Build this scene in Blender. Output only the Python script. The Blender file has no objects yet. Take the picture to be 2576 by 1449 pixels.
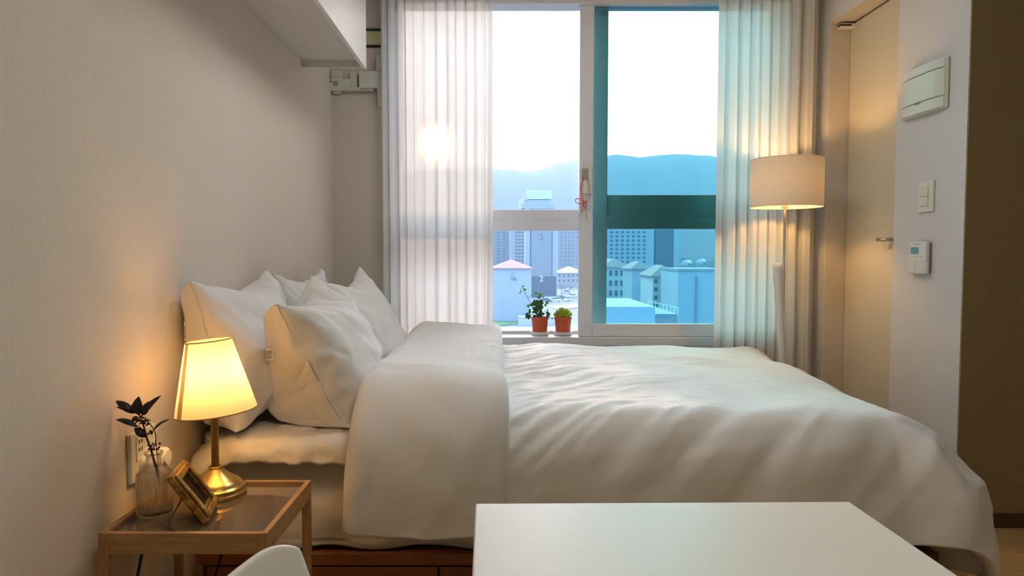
import bpy, bmesh, math, random
from mathutils import Vector, Matrix, noise
PI = math.pi
C = bpy.context.scene.collection
rnd = random.Random(7)
sc = bpy.context.scene

# ------------------------------------------------------------------ camera
F = 1740.0; CZ = 1.04; PX0 = 1250.0
PITCH = math.atan(84.5 / F)
cam = bpy.data.cameras.new('camera'); camo = bpy.data.objects.new('camera', cam); C.objects.link(camo)
camo.location = (0, 0, CZ); camo.rotation_euler = (PI/2 - PITCH, 0, 0)
cam.sensor_width = 36; cam.lens = F / 2576 * 36; cam.shift_x = 38 / 2576
cam.clip_start = .02; cam.clip_end = 20000
sc.camera = camo

def R(px, py, X=None, Y=None, Z=None):
    """measure: the point of the plane X/Y/Z = const seen at a photo pixel"""
    a = (px - PX0) / F; b = (724.5 - py) / F
    d = Vector((a, math.cos(PITCH) + b*math.sin(PITCH), -math.sin(PITCH) + b*math.cos(PITCH)))
    if X is not None: t = X / d.x
    elif Y is not None: t = Y / d.y
    else: t = (Z - CZ) / d.z
    return Vector((0, 0, CZ)) + d*t

# ------------------------------------------------------------------ materials
def mat(name, color, rough=.6, metal=0, spec=.5, **k):
    m = bpy.data.materials.new(name); m.use_nodes = True
    n = m.node_tree.nodes; b = n['Principled BSDF']
    b.inputs['Base Color'].default_value = (*color, 1)
    b.inputs['Roughness'].default_value = rough; b.inputs['Metallic'].default_value = metal
    b.inputs['Specular IOR Level'].default_value = spec
    for kk, v in k.items(): b.inputs[kk.replace('_', ' ')].default_value = v
    return m
def nodes(m): return m.node_tree.nodes, m.node_tree.links, m.node_tree.nodes['Principled BSDF']
def tex_noise(m, scale, vec=(1,1,1), detail=3, rough=.5):
    n, l, b = nodes(m)
    tc = n.new('ShaderNodeTexCoord'); mp = n.new('ShaderNodeMapping'); t = n.new('ShaderNodeTexNoise')
    mp.inputs['Scale'].default_value = vec; t.inputs['Scale'].default_value = scale
    t.inputs['Detail'].default_value = detail; t.inputs['Roughness'].default_value = rough
    l.new(tc.outputs['Object'], mp.inputs['Vector']); l.new(mp.outputs[0], t.inputs['Vector'])
    return t
def add_bump(m, src, strength=.2, dist=.002):
    n, l, b = nodes(m)
    bp = n.new('ShaderNodeBump'); bp.inputs['Strength'].default_value = strength; bp.inputs['Distance'].default_value = dist
    l.new(src, bp.inputs['Height'])
    if b.inputs['Normal'].links:
        l.new(b.inputs['Normal'].links[0].from_socket, bp.inputs['Normal'])
    l.new(bp.outputs[0], b.inputs['Normal'])
def color_ramp(m, src, c1, c2, p1=.3, p2=.7):
    n, l, b = nodes(m)
    r = n.new('ShaderNodeValToRGB'); r.color_ramp.elements[0].color = (*c1, 1); r.color_ramp.elements[1].color = (*c2, 1)
    r.color_ramp.elements[0].position = p1; r.color_ramp.elements[1].position = p2
    l.new(src, r.inputs[0]); l.new(r.outputs[0], b.inputs['Base Color'])

def wallpaper(name, col, axis):
    m = mat(name, col, .85, spec=.2)
    n, l, b = nodes(m)
    tc = n.new('ShaderNodeTexCoord'); w = n.new('ShaderNodeTexWave')
    w.bands_direction = axis; w.inputs['Scale'].default_value = 62
    w.inputs['Distortion'].default_value = 1.2; w.inputs['Detail'].default_value = 2; w.inputs['Detail Scale'].default_value = 3
    mp = n.new('ShaderNodeMapping'); mp.inputs['Scale'].default_value = (1, 1, .15)
    l.new(tc.outputs['Object'], mp.inputs['Vector']); l.new(mp.outputs[0], w.inputs['Vector'])
    t = tex_noise(m, 160, (1, 1, .25), 2)
    add_bump(m, w.outputs['Fac'], .16 if axis == 'Y' else .05, .0010); add_bump(m, t.outputs['Fac'], .30, .0012)
    cr = n.new('ShaderNodeMix'); cr.data_type = 'RGBA'
    cr.inputs['A'].default_value = (*[c*.93 for c in col], 1); cr.inputs['B'].default_value = (*[min(1, c*1.04) for c in col], 1)
    l.new(t.outputs['Fac'], cr.inputs['Factor']); l.new(cr.outputs['Result'], b.inputs['Base Color'])
    return m
M = {}
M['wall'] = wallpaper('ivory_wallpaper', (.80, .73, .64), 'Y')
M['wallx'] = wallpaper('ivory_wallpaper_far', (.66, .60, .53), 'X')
M['wallr'] = mat('pale_wallpaper', (.74, .73, .73), .85, spec=.2)
add_bump(M['wallr'], tex_noise(M['wallr'], 220, (1, 1, .4), 2).outputs['Fac'], .25, .001)
M['brownwall'] = mat('brown_wallpaper', (.34, .26, .14), .85, spec=.2)
t = tex_noise(M['brownwall'], 300, (1, 1, 1), 2); add_bump(M['brownwall'], t.outputs['Fac'], .3, .001)
color_ramp(M['brownwall'], t.outputs['Fac'], (.30, .225, .115), (.40, .305, .165))
M['ceiling'] = mat('ceiling_paper', (.8, .78, .74), .9)
M['floor'] = mat('oak_floor', (.5, .3, .13), .35)
n, l, b = nodes(M['floor'])
t = tex_noise(M['floor'], 6, (1, 14, 1), 5); color_ramp(M['floor'], t.outputs['Fac'], (.42, .25, .10), (.60, .38, .17))
M['skirt'] = mat('dark_skirting', (.10, .04, .025), .5)
M['white_pvc'] = mat('white_window_pvc', (.76, .78, .82), .35)
M['door'] = mat('cream_door', (.72, .66, .52), .5)
M['cab_gloss'] = mat('white_gloss', (.82, .81, .78), .12, spec=.6)
M['cab'] = mat('white_board', (.74, .68, .63), .5)
M['black'] = mat('black_plastic', (.015, .015, .015), .5)
M['plastic'] = mat('ivory_plastic', (.80, .80, .70), .4)
M['plastic_green'] = mat('pale_box_plastic', (.78, .82, .72), .35)
M['plastic_w'] = mat('white_plastic', (.82, .82, .80), .3)
M['grey'] = mat('grey_plastic', (.35, .33, .31), .5)
M['steel'] = mat('brushed_steel', (.55, .52, .48), .3, 1)
M['bracket'] = mat('painted_bracket', (.66, .66, .60), .45)

def fabric(name, col, scale=900, wr=0, spec=.25):
    m = mat(name, col, .85, spec=spec)
    b = m.node_tree.nodes['Principled BSDF']; b.inputs['Sheen Weight'].default_value = .25; b.inputs['Sheen Roughness'].default_value = .4
    if wr:
        t2 = tex_noise(m, 16, (1, .6, 1), 4, .6); add_bump(m, t2.outputs['Fac'], wr, .012)
    t = tex_noise(m, scale, (1, 1, 1), 1); add_bump(m, t.outputs['Fac'], .12, .0006)
    return m
M['duvet'] = fabric('white_duvet_cotton', (.83, .83, .83), 700, .22)
M['pillow'] = fabric('white_pillow_cotton', (.84, .84, .84), 700, .25)
M['sheet'] = fabric('white_fitted_sheet', (.80, .78, .75), 700, .2)
M['pad'] = fabric('quilted_pad_cotton', (.86, .84, .80), 600, .2)
# quilting
n, l, b = nodes(M['pad'])
tc = n.new('ShaderNodeTexCoord'); vo = n.new('ShaderNodeTexVoronoi'); vo.inputs['Scale'].default_value = 9; vo.feature = 'SMOOTH_F1'
l.new(tc.outputs['Object'], vo.inputs['Vector']); add_bump(M['pad'], vo.outputs['Distance'], -.0 + .5, -.02 + .0)
def wood(name, c1, c2, vec, rough=.45, scale=5):
    m = mat(name, c1, rough)
    t = tex_noise(m, scale, vec, 6, .65); color_ramp(m, t.outputs['Fac'], c1, c2, .35, .68)
    add_bump(m, t.outputs['Fac'], .1, .001)
    return m
M['bamboo_x'] = wood('bamboo_along_x', (.36, .19, .07), (.52, .30, .13), (2, 30, 30))
M['bamboo_y'] = wood('bamboo_along_y', (.36, .19, .07), (.52, .30, .13), (30, 2, 30))
M['bamboo_z'] = wood('bamboo_upright', (.36, .19, .07), (.52, .30, .13), (30, 30, 2))
M['bedwood'] = wood('walnut_bed_front', (.20, .075, .03), (.32, .13, .055), (3, 40, 40))
M['desk'] = mat('white_desk_laminate', (.84, .83, .78), .45)
M['chair'] = mat('white_chair_shell', (.84, .85, .80), .3)
M['beech'] = wood('beech_leg', (.5, .33, .18), (.62, .43, .25), (30, 30, 2))
M['brass'] = mat('antique_brass', (.52, .36, .12), .28, 1)
t = tex_noise(M['brass'], 40, (1, 1, .2), 3); color_ramp(M['brass'], t.outputs['Fac'], (.42, .28, .09), (.60, .43, .16))
M['gold'] = mat('worn_gold_leaf', (.50, .30, .07), .35, .85)
t = tex_noise(M['gold'], 60, (1, 1, 1), 4); color_ramp(M['gold'], t.outputs['Fac'], (.25, .13, .03), (.62, .40, .11), .3, .6)
M['darkprint'] = mat('dark_print', (.02, .015, .01), .7, spec=.1)
M['leafdark'] = mat('dark_leaf', (.012, .020, .012), .4)
M['berry'] = mat('dark_berry', (.07, .008, .010), .4)
M['twig'] = mat('dark_twig', (.05, .02, .012), .6)
M['terracotta'] = mat('terracotta_pot', (.55, .10, .025), .5)
M['soil'] = mat('soil', (.06, .035, .02), .9)
M['ivy'] = mat('ivy_leaf', (.03, .13, .035), .4)
M['ivyfresh'] = mat('young_ivy_leaf', (.14, .38, .06), .4)
for k in ('ivyfresh',): M[k].node_tree.nodes['Principled BSDF'].inputs['Transmission Weight'].default_value = 0
M['moss'] = mat('lime_foliage', (.42, .55, .03), .9, spec=.05)
M['mossred'] = mat('amber_foliage', (.45, .25, .06), .6)
M['ribbon'] = mat('red_ribbon', (.75, .04, .05), .5)
M['string'] = mat('grey_string', (.25, .20, .20), .7)
M['ink'] = mat('black_ink', (.03, .03, .03), .7)
M['lcd'] = mat('blue_lcd', (.12, .36, .45), .3)

def glass_mat(name, ior=1.45, rough=0, col=(1, 1, 1)):
    m = bpy.data.materials.new(name); m.use_nodes = True; n = m.node_tree.nodes; l = m.node_tree.links
    b = n['Principled BSDF']; b.inputs['Base Color'].default_value = (*col, 1); b.inputs['Transmission Weight'].default_value = 1
    b.inputs['Roughness'].default_value = rough; b.inputs['IOR'].default_value = ior
    return m
def pane_mat(name, tint, refl=.5, ior=1.45):
    m = bpy.data.materials.new(name); m.use_nodes = True; n = m.node_tree.nodes; l = m.node_tree.links
    n.remove(n['Principled BSDF']); out = n['Material Output']
    tr = n.new('ShaderNodeBsdfTransparent'); tr.inputs[0].default_value = (*tint, 1)
    gl = n.new('ShaderNodeBsdfGlossy'); gl.inputs['Roughness'].default_value = .02; gl.inputs[0].default_value = (refl, refl, refl, 1)
    fr = n.new('ShaderNodeFresnel'); fr.inputs[0].default_value = ior
    mx = n.new('ShaderNodeMixShader')
    l.new(fr.outputs[0], mx.inputs[0]); l.new(tr.outputs[0], mx.inputs[1]); l.new(gl.outputs[0], mx.inputs[2]); l.new(mx.outputs[0], out.inputs[0])
    return m
def clearmix(name, ior, f):
    m = glass_mat(name, ior); n = m.node_tree.nodes; l = m.node_tree.links
    tr = n.new('ShaderNodeBsdfTransparent'); mx = n.new('ShaderNodeMixShader'); mx.inputs[0].default_value = f
    l.new(n['Principled BSDF'].outputs[0], mx.inputs[1]); l.new(tr.outputs[0], mx.inputs[2]); l.new(mx.outputs[0], n['Material Output'].inputs[0]); return m
M['glass'] = clearmix('clear_ribbed_glass', 1.45, .42)
M['water'] = clearmix('water', 1.33, .8)
M['pane_clear'] = pane_mat('clear_window_pane', (.97, .985, .99))
M['pane_teal'] = pane_mat('teal_tinted_pane', (.57, .85, .86))
M['tableglass'] = pane_mat('table_glass_painted_reflection', (.85, .78, .68), 1.0, 1.7)
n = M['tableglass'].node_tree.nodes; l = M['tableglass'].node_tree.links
df = n.new('ShaderNodeBsdfDiffuse'); df.inputs[0].default_value = (.55, .42, .28, 1); mx = n.new('ShaderNodeMixShader'); mx.inputs[0].default_value = .84  # brown diffuse painted into clear glass, standing in for its warm reflections
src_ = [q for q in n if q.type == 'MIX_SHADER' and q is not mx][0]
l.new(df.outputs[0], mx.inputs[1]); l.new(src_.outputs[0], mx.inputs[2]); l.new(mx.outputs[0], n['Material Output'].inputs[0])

def sheer(name, col, transp, transl, rough=.9, weave=None):
    m = bpy.data.materials.new(name); m.use_nodes = True; n = m.node_tree.nodes; l = m.node_tree.links
    n.remove(n['Principled BSDF']); out = n['Material Output']
    tr = n.new('ShaderNodeBsdfTransparent'); tr.inputs[0].default_value = (*col, 1)
    tl = n.new('ShaderNodeBsdfTranslucent'); tl.inputs[0].default_value = (*col, 1)
    df = n.new('ShaderNodeBsdfDiffuse'); df.inputs[0].default_value = (*col, 1)
    m1 = n.new('ShaderNodeMixShader'); m1.inputs[0].default_value = transl
    l.new(df.outputs[0], m1.inputs[1]); l.new(tl.outputs[0], m1.inputs[2])
    m2 = n.new('ShaderNodeMixShader'); m2.inputs[0].default_value = transp
    l.new(m1.outputs[0], m2.inputs[1]); l.new(tr.outputs[0], m2.inputs[2]); l.new(m2.outputs[0], out.inputs[0])
    if weave:
        weave(n, l, m2)
    return m
M['curtain'] = sheer('sheer_curtain_voile', (.86, .85, .83), .035, .34)
M['shade'] = sheer('lamp_shade_fabric', (.92, .82, .64), .0, .45)
M['shade_seam'] = sheer('shade_seam_fabric', (.62, .46, .30), .0, .30)
M['shade_floor'] = sheer('perforated_shade', (.86, .78, .68), .0, .07)
def weave_dots(m):
    n = m.node_tree.nodes; l = m.node_tree.links
    tc = n.new('ShaderNodeTexCoord'); sp_ = n.new('ShaderNodeSeparateXYZ'); l.new(tc.outputs['Object'], sp_.inputs[0])
    def mt_(op, a, b_=0):
        q = n.new('ShaderNodeMath'); q.operation = op
        for i, v in enumerate((a, b_)):
            if isinstance(v, (int, float)): q.inputs[i].default_value = v
            else: l.new(v, q.inputs[i])
        return q.outputs[0]
    ang = mt_('MULTIPLY', mt_('ARCTAN2', sp_.outputs[1], sp_.outputs[0]), 60.0)
    zz_ = mt_('MULTIPLY', sp_.outputs[2], 2*PI/.018)
    f = mt_('GREATER_THAN', mt_('ADD', mt_('MULTIPLY', mt_('SINE', ang), mt_('SINE', zz_)), mt_('MULTIPLY', mt_('COSINE', ang), mt_('COSINE', zz_))), .35) if False else mt_('GREATER_THAN', mt_('ABSOLUTE', mt_('MULTIPLY', mt_('SINE', ang), mt_('SINE', zz_))), .45)
    ms = [q for q in n if q.type == 'MIX_SHADER'][0]
    l.new(mt_('ADD', mt_('MULTIPLY', f, .045), .03), ms.inputs[0])
    for q in n:
        if q.type == 'BSDF_DIFFUSE':
            mc = n.new('ShaderNodeMix'); mc.data_type = 'RGBA'; mc.inputs['A'].default_value = (.70, .61, .51, 1); mc.inputs['B'].default_value = (.90, .83, .74, 1)
            l.new(f, mc.inputs['Factor']); l.new(mc.outputs['Result'], q.inputs[0])
weave_dots(M['shade_floor'])

# ------------------------------------------------------------------ mesh helpers
ORG = {}
def org(o): return ORG.get(o.name, Vector((0, 0, 0)))
def T(name, label, cat, loc=(0, 0, 0), group=None):
    o = bpy.data.objects.new(name, None); C.objects.link(o); o.location = loc; o.empty_display_size = .05
    ORG[o.name] = Vector(loc)
    return tag(o, label, cat, group)
def tag(o, label=None, cat=None, group=None, kind=None):
    if label: o['label'] = label
    if cat: o['category'] = cat
    if group: o['group'] = group
    if kind: o['kind'] = kind
    return o
def obj(name, bm, m, parent=None, smooth=False, bevel=0, seg=2, sub=0, solid=0, offset=-1, auto=None):
    """mesh in world coordinates -> one linked object; with a parent, relative to the thing's origin"""
    bmesh.ops.recalc_face_normals(bm, faces=bm.faces) if solid == 0 else None
    me = bpy.data.meshes.new(name); bm.to_mesh(me); bm.free()
    o = bpy.data.objects.new(name, me); C.objects.link(o)
    if parent is not None:
        O = org(parent); me.transform(Matrix.Translation(-O)); o.parent = parent; ORG[o.name] = O
    else:
        # origin at the base centre
        co = [v.co for v in me.vertices]
        c = Vector(((min(v.x for v in co)+max(v.x for v in co))/2, (min(v.y for v in co)+max(v.y for v in co))/2, min(v.z for v in co)))
        me.transform(Matrix.Translation(-c)); o.location = c; ORG[o.name] = c
    for mm in (m if isinstance(m, (list, tuple)) else [m]): me.materials.append(mm)
    if smooth:
        for p in me.polygons: p.use_smooth = True
        if auto: me.set_sharp_from_angle(angle=math.radians(auto))
    if solid:
        s = o.modifiers.new('thickness', 'SOLIDIFY'); s.thickness = solid; s.offset = offset
    if bevel:
        s = o.modifiers.new('edge', 'BEVEL'); s.width = bevel; s.segments = seg; s.limit_method = 'ANGLE'; s.harden_normals = False
    if sub:
        s = o.modifiers.new('smooth', 'SUBSURF'); s.levels = s.render_levels = sub
    return o
def box(bm, x0, x1, y0, y1, z0, z1):
    v = [bm.verts.new(p) for p in ((x0,y0,z0),(x1,y0,z0),(x1,y1,z0),(x0,y1,z0),(x0,y0,z1),(x1,y0,z1),(x1,y1,z1),(x0,y1,z1))]
    for f in ((3,2,1,0),(4,5,6,7),(0,1,5,4),(1,2,6,5),(2,3,7,6),(3,0,4,7)): bm.faces.new([v[i] for i in f])
    return v
def B(x0, x1, y0, y1, z0, z1):
    bm = bmesh.new(); box(bm, min(x0,x1), max(x0,x1), min(y0,y1), max(y0,y1), min(z0,z1), max(z0,z1)); return bm
def obox(bm, o, ax, ay, az, lx, ly, lz):
    """box centred at o along axes"""
    vs = []
    for sz in (-1, 1):
        for sx, sy in ((-1,-1),(1,-1),(1,1),(-1,1)):
            vs.append(bm.verts.new(o + ax*sx*lx/2 + ay*sy*ly/2 + az*sz*lz/2))
    for f in ((3,2,1,0),(4,5,6,7),(0,1,5,4),(1,2,6,5),(2,3,7,6),(3,0,4,7)): bm.faces.new([vs[i] for i in f])
def lathe(bm, prof, c, seg=40, rfun=None, closed=False):
    rings = []
    for r, z in prof:
        if r < 1e-6: rings.append([bm.verts.new((c[0], c[1], c[2]+z))]); continue
        ring = []
        for i in range(seg):
            a = 2*PI*i/seg; rr = r*(rfun(a, z) if rfun else 1)
            ring.append(bm.verts.new((c[0]+rr*math.cos(a), c[1]+rr*math.sin(a), c[2]+z)))
        rings.append(ring)
    pr = list(zip(rings, rings[1:]))
    if closed: pr.append((rings[-1], rings[0]))
    for A, D in pr:
        for i in range(seg):
            j = (i+1) % seg
            if len(A) == 1 and len(D) == 1: continue
            if len(A) == 1: bm.faces.new((A[0], D[i], D[j]))
            elif len(D) == 1: bm.faces.new((A[i], A[j], D[0]))
            else: bm.faces.new((A[i], A[j], D[j], D[i]))
def tube(bm, pts, r, seg=8, caps=True):
    pts = [Vector(p) for p in pts]; rings = []; up = Vector((.3, .2, .93)).normalized()
    for k, p in enumerate(pts):
        d = (pts[min(k+1, len(pts)-1)] - pts[max(k-1, 0)]).normalized()
        a = d.cross(up)
        if a.length < 1e-3: a = d.cross(Vector((1, 0, 0)))
        a.normalize(); b_ = a.cross(d); rr = r[k] if isinstance(r, (list, tuple)) else r
        rings.append([bm.verts.new(p + a*rr*math.cos(2*PI*i/seg) + b_*rr*math.sin(2*PI*i/seg)) for i in range(seg)])
        up = b_
    for A, D in zip(rings, rings[1:]):
        for i in range(seg): bm.faces.new((A[i], A[(i+1) % seg], D[(i+1) % seg], D[i]))
    if caps: bm.faces.new(rings[0][::-1]); bm.faces.new(rings[-1])
def smoothpts(p, n=6):
    p = [Vector(q) for q in p]; out = []
    for k in range(len(p)-1):
        a, b_, c, d = p[max(k-1, 0)], p[k], p[k+1], p[min(k+2, len(p)-1)]
        for i in range(n):
            t = i/n
            out.append(.5*((2*b_) + (c-a)*t + (2*a-5*b_+4*c-d)*t*t + (3*b_-a-3*c+d)*t**3))
    out.append(p[-1]); return out
def ball(bm, c, r, u=10, v=6, sc_=(1,1,1)):
    res = bmesh.ops.create_uvsphere(bm, u_segments=u, v_segments=v, radius=r)
    for q in res['verts']: q.co = Vector((q.co.x*sc_[0], q.co.y*sc_[1], q.co.z*sc_[2])) + Vector(c)
def text(name, body, size, loc, rot, m, parent, extrude=.0005, bold=0):
    cu = bpy.data.curves.new(name, 'FONT'); cu.body = body; cu.size = size; cu.extrude = extrude; cu.offset = bold
    cu.align_x = 'CENTER'; cu.align_y = 'CENTER'
    tmp = bpy.data.objects.new('tmp_text', cu); C.objects.link(tmp)
    bpy.context.view_layer.update()
    me = bpy.data.meshes.new_from_object(tmp.evaluated_get(bpy.context.evaluated_depsgraph_get()))
    bpy.data.objects.remove(tmp)
    me.transform(Matrix.Translation(Vector(loc)) @ rot.to_4x4())
    me.materials.clear()
    bm = bmesh.new(); bm.from_mesh(me); bpy.data.meshes.remove(me)
    return obj(name, bm, m, parent)
ROT_FRONT = Matrix.Rotation(PI/2, 3, 'X')                 # faces -Y
ROT_LEFTF = Matrix(((0, 0, -1), (-1, 0, 0), (0, 1, 0)))     # faces -X: text right = -Y
def struct(name, bm, m, parent=None, **k):
    o = obj(name, bm, m, parent, **k)
    if parent is None: o['kind'] = 'structure'
    return o

# ------------------------------------------------------------------ room shell
LX = -.90; WY = 3.80; RX = 1.75; EY = 2.60; ER = 3.3; NY = -2.5; CEIL = 2.52
struct('floor', B(LX-.1, ER+.1, NY-.1, WY+.3, -.1, 0), M['floor'])
struct('ceiling', B(LX-.1, ER+.1, NY-.1, WY+.3, CEIL, CEIL+.1), M['ceiling'])
struct('wall_left', B(LX-.1, LX, NY-.1, WY, 0, CEIL), M['wall'])
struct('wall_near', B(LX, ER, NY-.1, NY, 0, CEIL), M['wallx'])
struct('wall_right', B(ER, ER+.1, NY-.1, EY+.1, 0, CEIL), M['wallr'])
struct('wall_entry', B(RX+.001, ER, EY-.006, EY-.0005, 0, CEIL), M['brownwall'])
struct('wall_entry_core', B(RX+.301, ER, EY, EY+.12, 0, CEIL), M['brownwall'])
struct('baseboard_entry', B(RX+.02, ER, EY-.016, EY-.0065, 0, .055), M['skirt'], bevel=.002)
# window wall with opening
OX0, OX1, OZ0, OZ1 = -.60, 1.62, .535, 2.46
bm = bmesh.new()
box(bm, LX, OX0, WY, WY+.3, 0, CEIL); box(bm, OX1, RX+.3, WY, WY+.3, 0, CEIL)
box(bm, OX0, OX1, WY, WY+.3, 0, OZ0); box(bm, OX0, OX1, WY, WY+.3, OZ1, CEIL)
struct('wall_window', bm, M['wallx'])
# right side wall with recessed door
DY0, DY1, DZ, DX = 3.06, 3.70, R(2078, 65, X=RX).z, 1.86
bm = bmesh.new()
box(bm, RX, RX+.3, EY, DY0, 0, CEIL); box(bm, RX, RX+.3, DY1, WY, 0, CEIL); box(bm, RX, RX+.3, DY0, DY1, DZ, CEIL)
struct('wall_right_window_side', bm, M['wallr'])
bm = bmesh.new()
box(bm, RX+.004, DX, DY1-.004, DY1, 0, DZ)
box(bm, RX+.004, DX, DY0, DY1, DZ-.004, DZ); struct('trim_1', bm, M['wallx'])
struct('door_light_stop', B(DX+.04, DX+.06, DY0-.02, DY1+.02, 0, DZ+.03), M['wallr'])  # unseen board added to stop daylight leaking past the door
dr = struct('door_1', B(DX, DX+.035, DY0, DY1-.004, .005, DZ-.012), M['door'], bevel=.002)
hp = R(2225, 603, X=DX-.03)
bm = bmesh.new(); tube(bm, [(DX, hp.y-.03, hp.z), (DX-.04, hp.y-.03, hp.z), (DX-.045, hp.y-.02, hp.z), (DX-.045, hp.y+.03, hp.z)], .009, 10)
lathe_c = (DX, hp.y-.03, hp.z)
obj('door_handle', bm, M['steel'], dr, smooth=True)
hg = R(2130, 62, X=DX-.02)
bm = B(RX+.035, DX+.002, hg.y-.05, DY1-.006, DZ-.036, DZ-.014); dh = obj('door_hinge', bm, M['plastic_w'], dr, bevel=.004)
obj('hinge_slot', B(RX+.033, DX-.02, hg.y-.052, hg.y-.02, DZ-.029, DZ-.021), M['black'], dh)

# ------------------------------------------------------------------ window
win = bpy.data.objects.new('window_1', None); C.objects.link(win); win['kind'] = 'structure'; ORG['window_1'] = Vector((0, 0, 0))
# outer frame (inner rail + outer rail)
IY0, IY1 = 3.83, 3.90           # inner frame depth
QY0, QY1 = 3.98, 4.05           # outer window plane
zb = R(1300, 847, Y=IY0).z      # top of the bottom frame
bm = bmesh.new()
ZF = R(1300, 18, Y=IY0).z
box(bm, OX0, OX1, IY0-.03, IY1+.02, OZ0, zb); box(bm, OX0, OX1, IY0-.03, IY1+.02, ZF+.01, OZ1)
box(bm, OX0, OX0+.05, IY0-.03, IY1+.02, zb, ZF+.01); box(bm, OX1-.05, OX1, IY0-.03, IY1+.02, zb, ZF+.01)
obj('window_frame', bm, M['white_pvc'], win, bevel=.004)
bm = bmesh.new()   # deep sill with sliding tracks
box(bm, OX0, OX1, IY1+.02, QY1+.03, OZ0, zb-.012)
for yy in (3.935, 3.962): box(bm, OX0, OX1, yy, yy+.006, zb-.012, zb+.002)
obj('window_sill', bm, M['white_pvc'], win, bevel=.001)
# outer fixed window: frame, transoms, mullion
def zz(py, Y): return R(1300, py, Y=Y).z
def xx(px, Y): return R(px, 640, Y=Y).x
om0, om1 = xx(1490, QY0), xx(1526, QY0)
bm = bmesh.new()
box(bm, OX0, OX1, QY0, QY1, zb-.012, zz(832, QY0)); box(bm, OX0, OX1, QY0, QY1, zz(18, QY0), OZ1)
box(bm, OX0, OX0+.06, QY0, QY1, zb-.012, OZ1); box(bm, OX1-.06, OX1, QY0, QY1, zb-.012, OZ1)
box(bm, om0, om1, QY0-.01, QY1, zb-.012, OZ1)
obj('window_frame', bm, M['white_pvc'], win, bevel=.004)
bm = bmesh.new(); box(bm, OX0+.05, om0, QY0+.005, QY1-.005, zz(580, QY0), zz(527, QY0)); box(bm, OX0+.05, om0, QY0-.004, QY0+.005, zz(580, QY0), zz(557, QY0)); obj('transom', bm, M['white_pvc'], win, bevel=.004)
bm = bmesh.new(); box(bm, om1, OX1-.05, QY0+.005, QY1+.02, zz(576, QY0), zz(490, QY0)); box(bm, om1, OX1-.05, QY0-.01, QY0+.005, zz(576, QY0), zz(546, QY0)); obj('transom', bm, M['white_pvc'], win, bevel=.004)
gy = QY1-.03
obj('window_pane', B(OX0+.05, om0+.01, gy, gy+.005, zz(833, QY0), zz(579, QY0)), M['pane_clear'], win)
obj('window_pane', B(OX0+.05, om0+.01, gy, gy+.005, zz(528, QY0), zz(17, QY0)), M['pane_clear'], win)
obj('window_pane', B(om1-.01, OX1-.05, gy, gy+.005, zz(833, QY0), zz(575, QY0)), M['pane_clear'], win)
obj('window_pane', B(om1-.01, OX1-.05, gy, gy+.005, zz(491, QY0), zz(17, QY0)), M['pane_clear'], win)
# inner sliding sash, teal glass
sx0, sx1 = xx(1456, IY0), OX1-.04
g0 = xx(1491, IY0); gz0 = zz(815, IY0); gz1 = zz(10, IY0)
bm = bmesh.new()
box(bm, sx0, g0, IY0, IY0+.035, zb+.001, gz1+.03); box(bm, sx1-.06, sx1, IY0, IY0+.035, zb+.001, gz1+.03)
box(bm, g0, sx1-.06, IY0, IY0+.035, zb+.001, gz0); box(bm, g0, sx1-.06, IY0, IY0+.035, gz1, gz1+.03)
sash = obj('window_sash', bm, M['white_pvc'], win, bevel=.004)
obj('window_pane', B(g0-.006, sx1-.05, IY0+.015, IY0+.020, gz0-.006, gz1+.006), M['pane_teal'], sash)
# lock on the stile
a = R(1467, 412, Y=IY0-.012); b2 = R(1490, 487, Y=IY0-.012)
lk = obj('sash_lock', B(a.x, b2.x, IY0-.014, IY0, b2.z, a.z), M['plastic'], sash, bevel=.003)
a = R(1464, 424, Y=IY0-.03); b2 = R(1480, 447, Y=IY0-.03)
obj('lock_catch', B(a.x, b2.x, IY0-.032, IY0-.014, b2.z, a.z), M['grey'], lk, bevel=.003)
# red bow and strings hung on the lock
kn = R(1469, 510, Y=IY0-.03)
rb = T('red_ribbon_bow', 'thin red ribbon bow with trailing grey strings, tied to the window lock', 'ribbon', kn)
s_ = IY0-.025
def P(px, py, Y=None): return R(px, py, Y=s_ if Y is None else Y)
bm = bmesh.new()
for L in ([(1469,510),(1458,500),(1448,502),(1449,509),(1458,512),(1469,510)], [(1469,510),(1474,505),(1474,520),(1468,520),(1469,510)], [(1469,510),(1464,520),(1464,532),(1461,533)], [(1469,510),(1462,482),(1466,450),(1472,440)]):
    tube(bm, smoothpts([P(*q) for q in L], 5), .0022, 6)
ball(bm, P(1469, 511), .005)
obj('ribbon', bm, M['ribbon'], rb, smooth=True)
bm = bmesh.new()
for L in ([(1475,440),(1480,480),(1472,512),(1475,535),(1476,556)], [(1472,440),(1461,470),(1467,505)], [(1476,512),(1484,495),(1483,462),(1478,445)], [(1474,524),(1462,532),(1457,549)], [(1476,524),(1490,530),(1497,545),(1505,551)], [(1475,522),(1484,518),(1490,525)]):
    tube(bm, smoothpts([P(*q) for q in L], 5), .0011, 6)
obj('string', bm, M['string'], rb, smooth=True)

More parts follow.
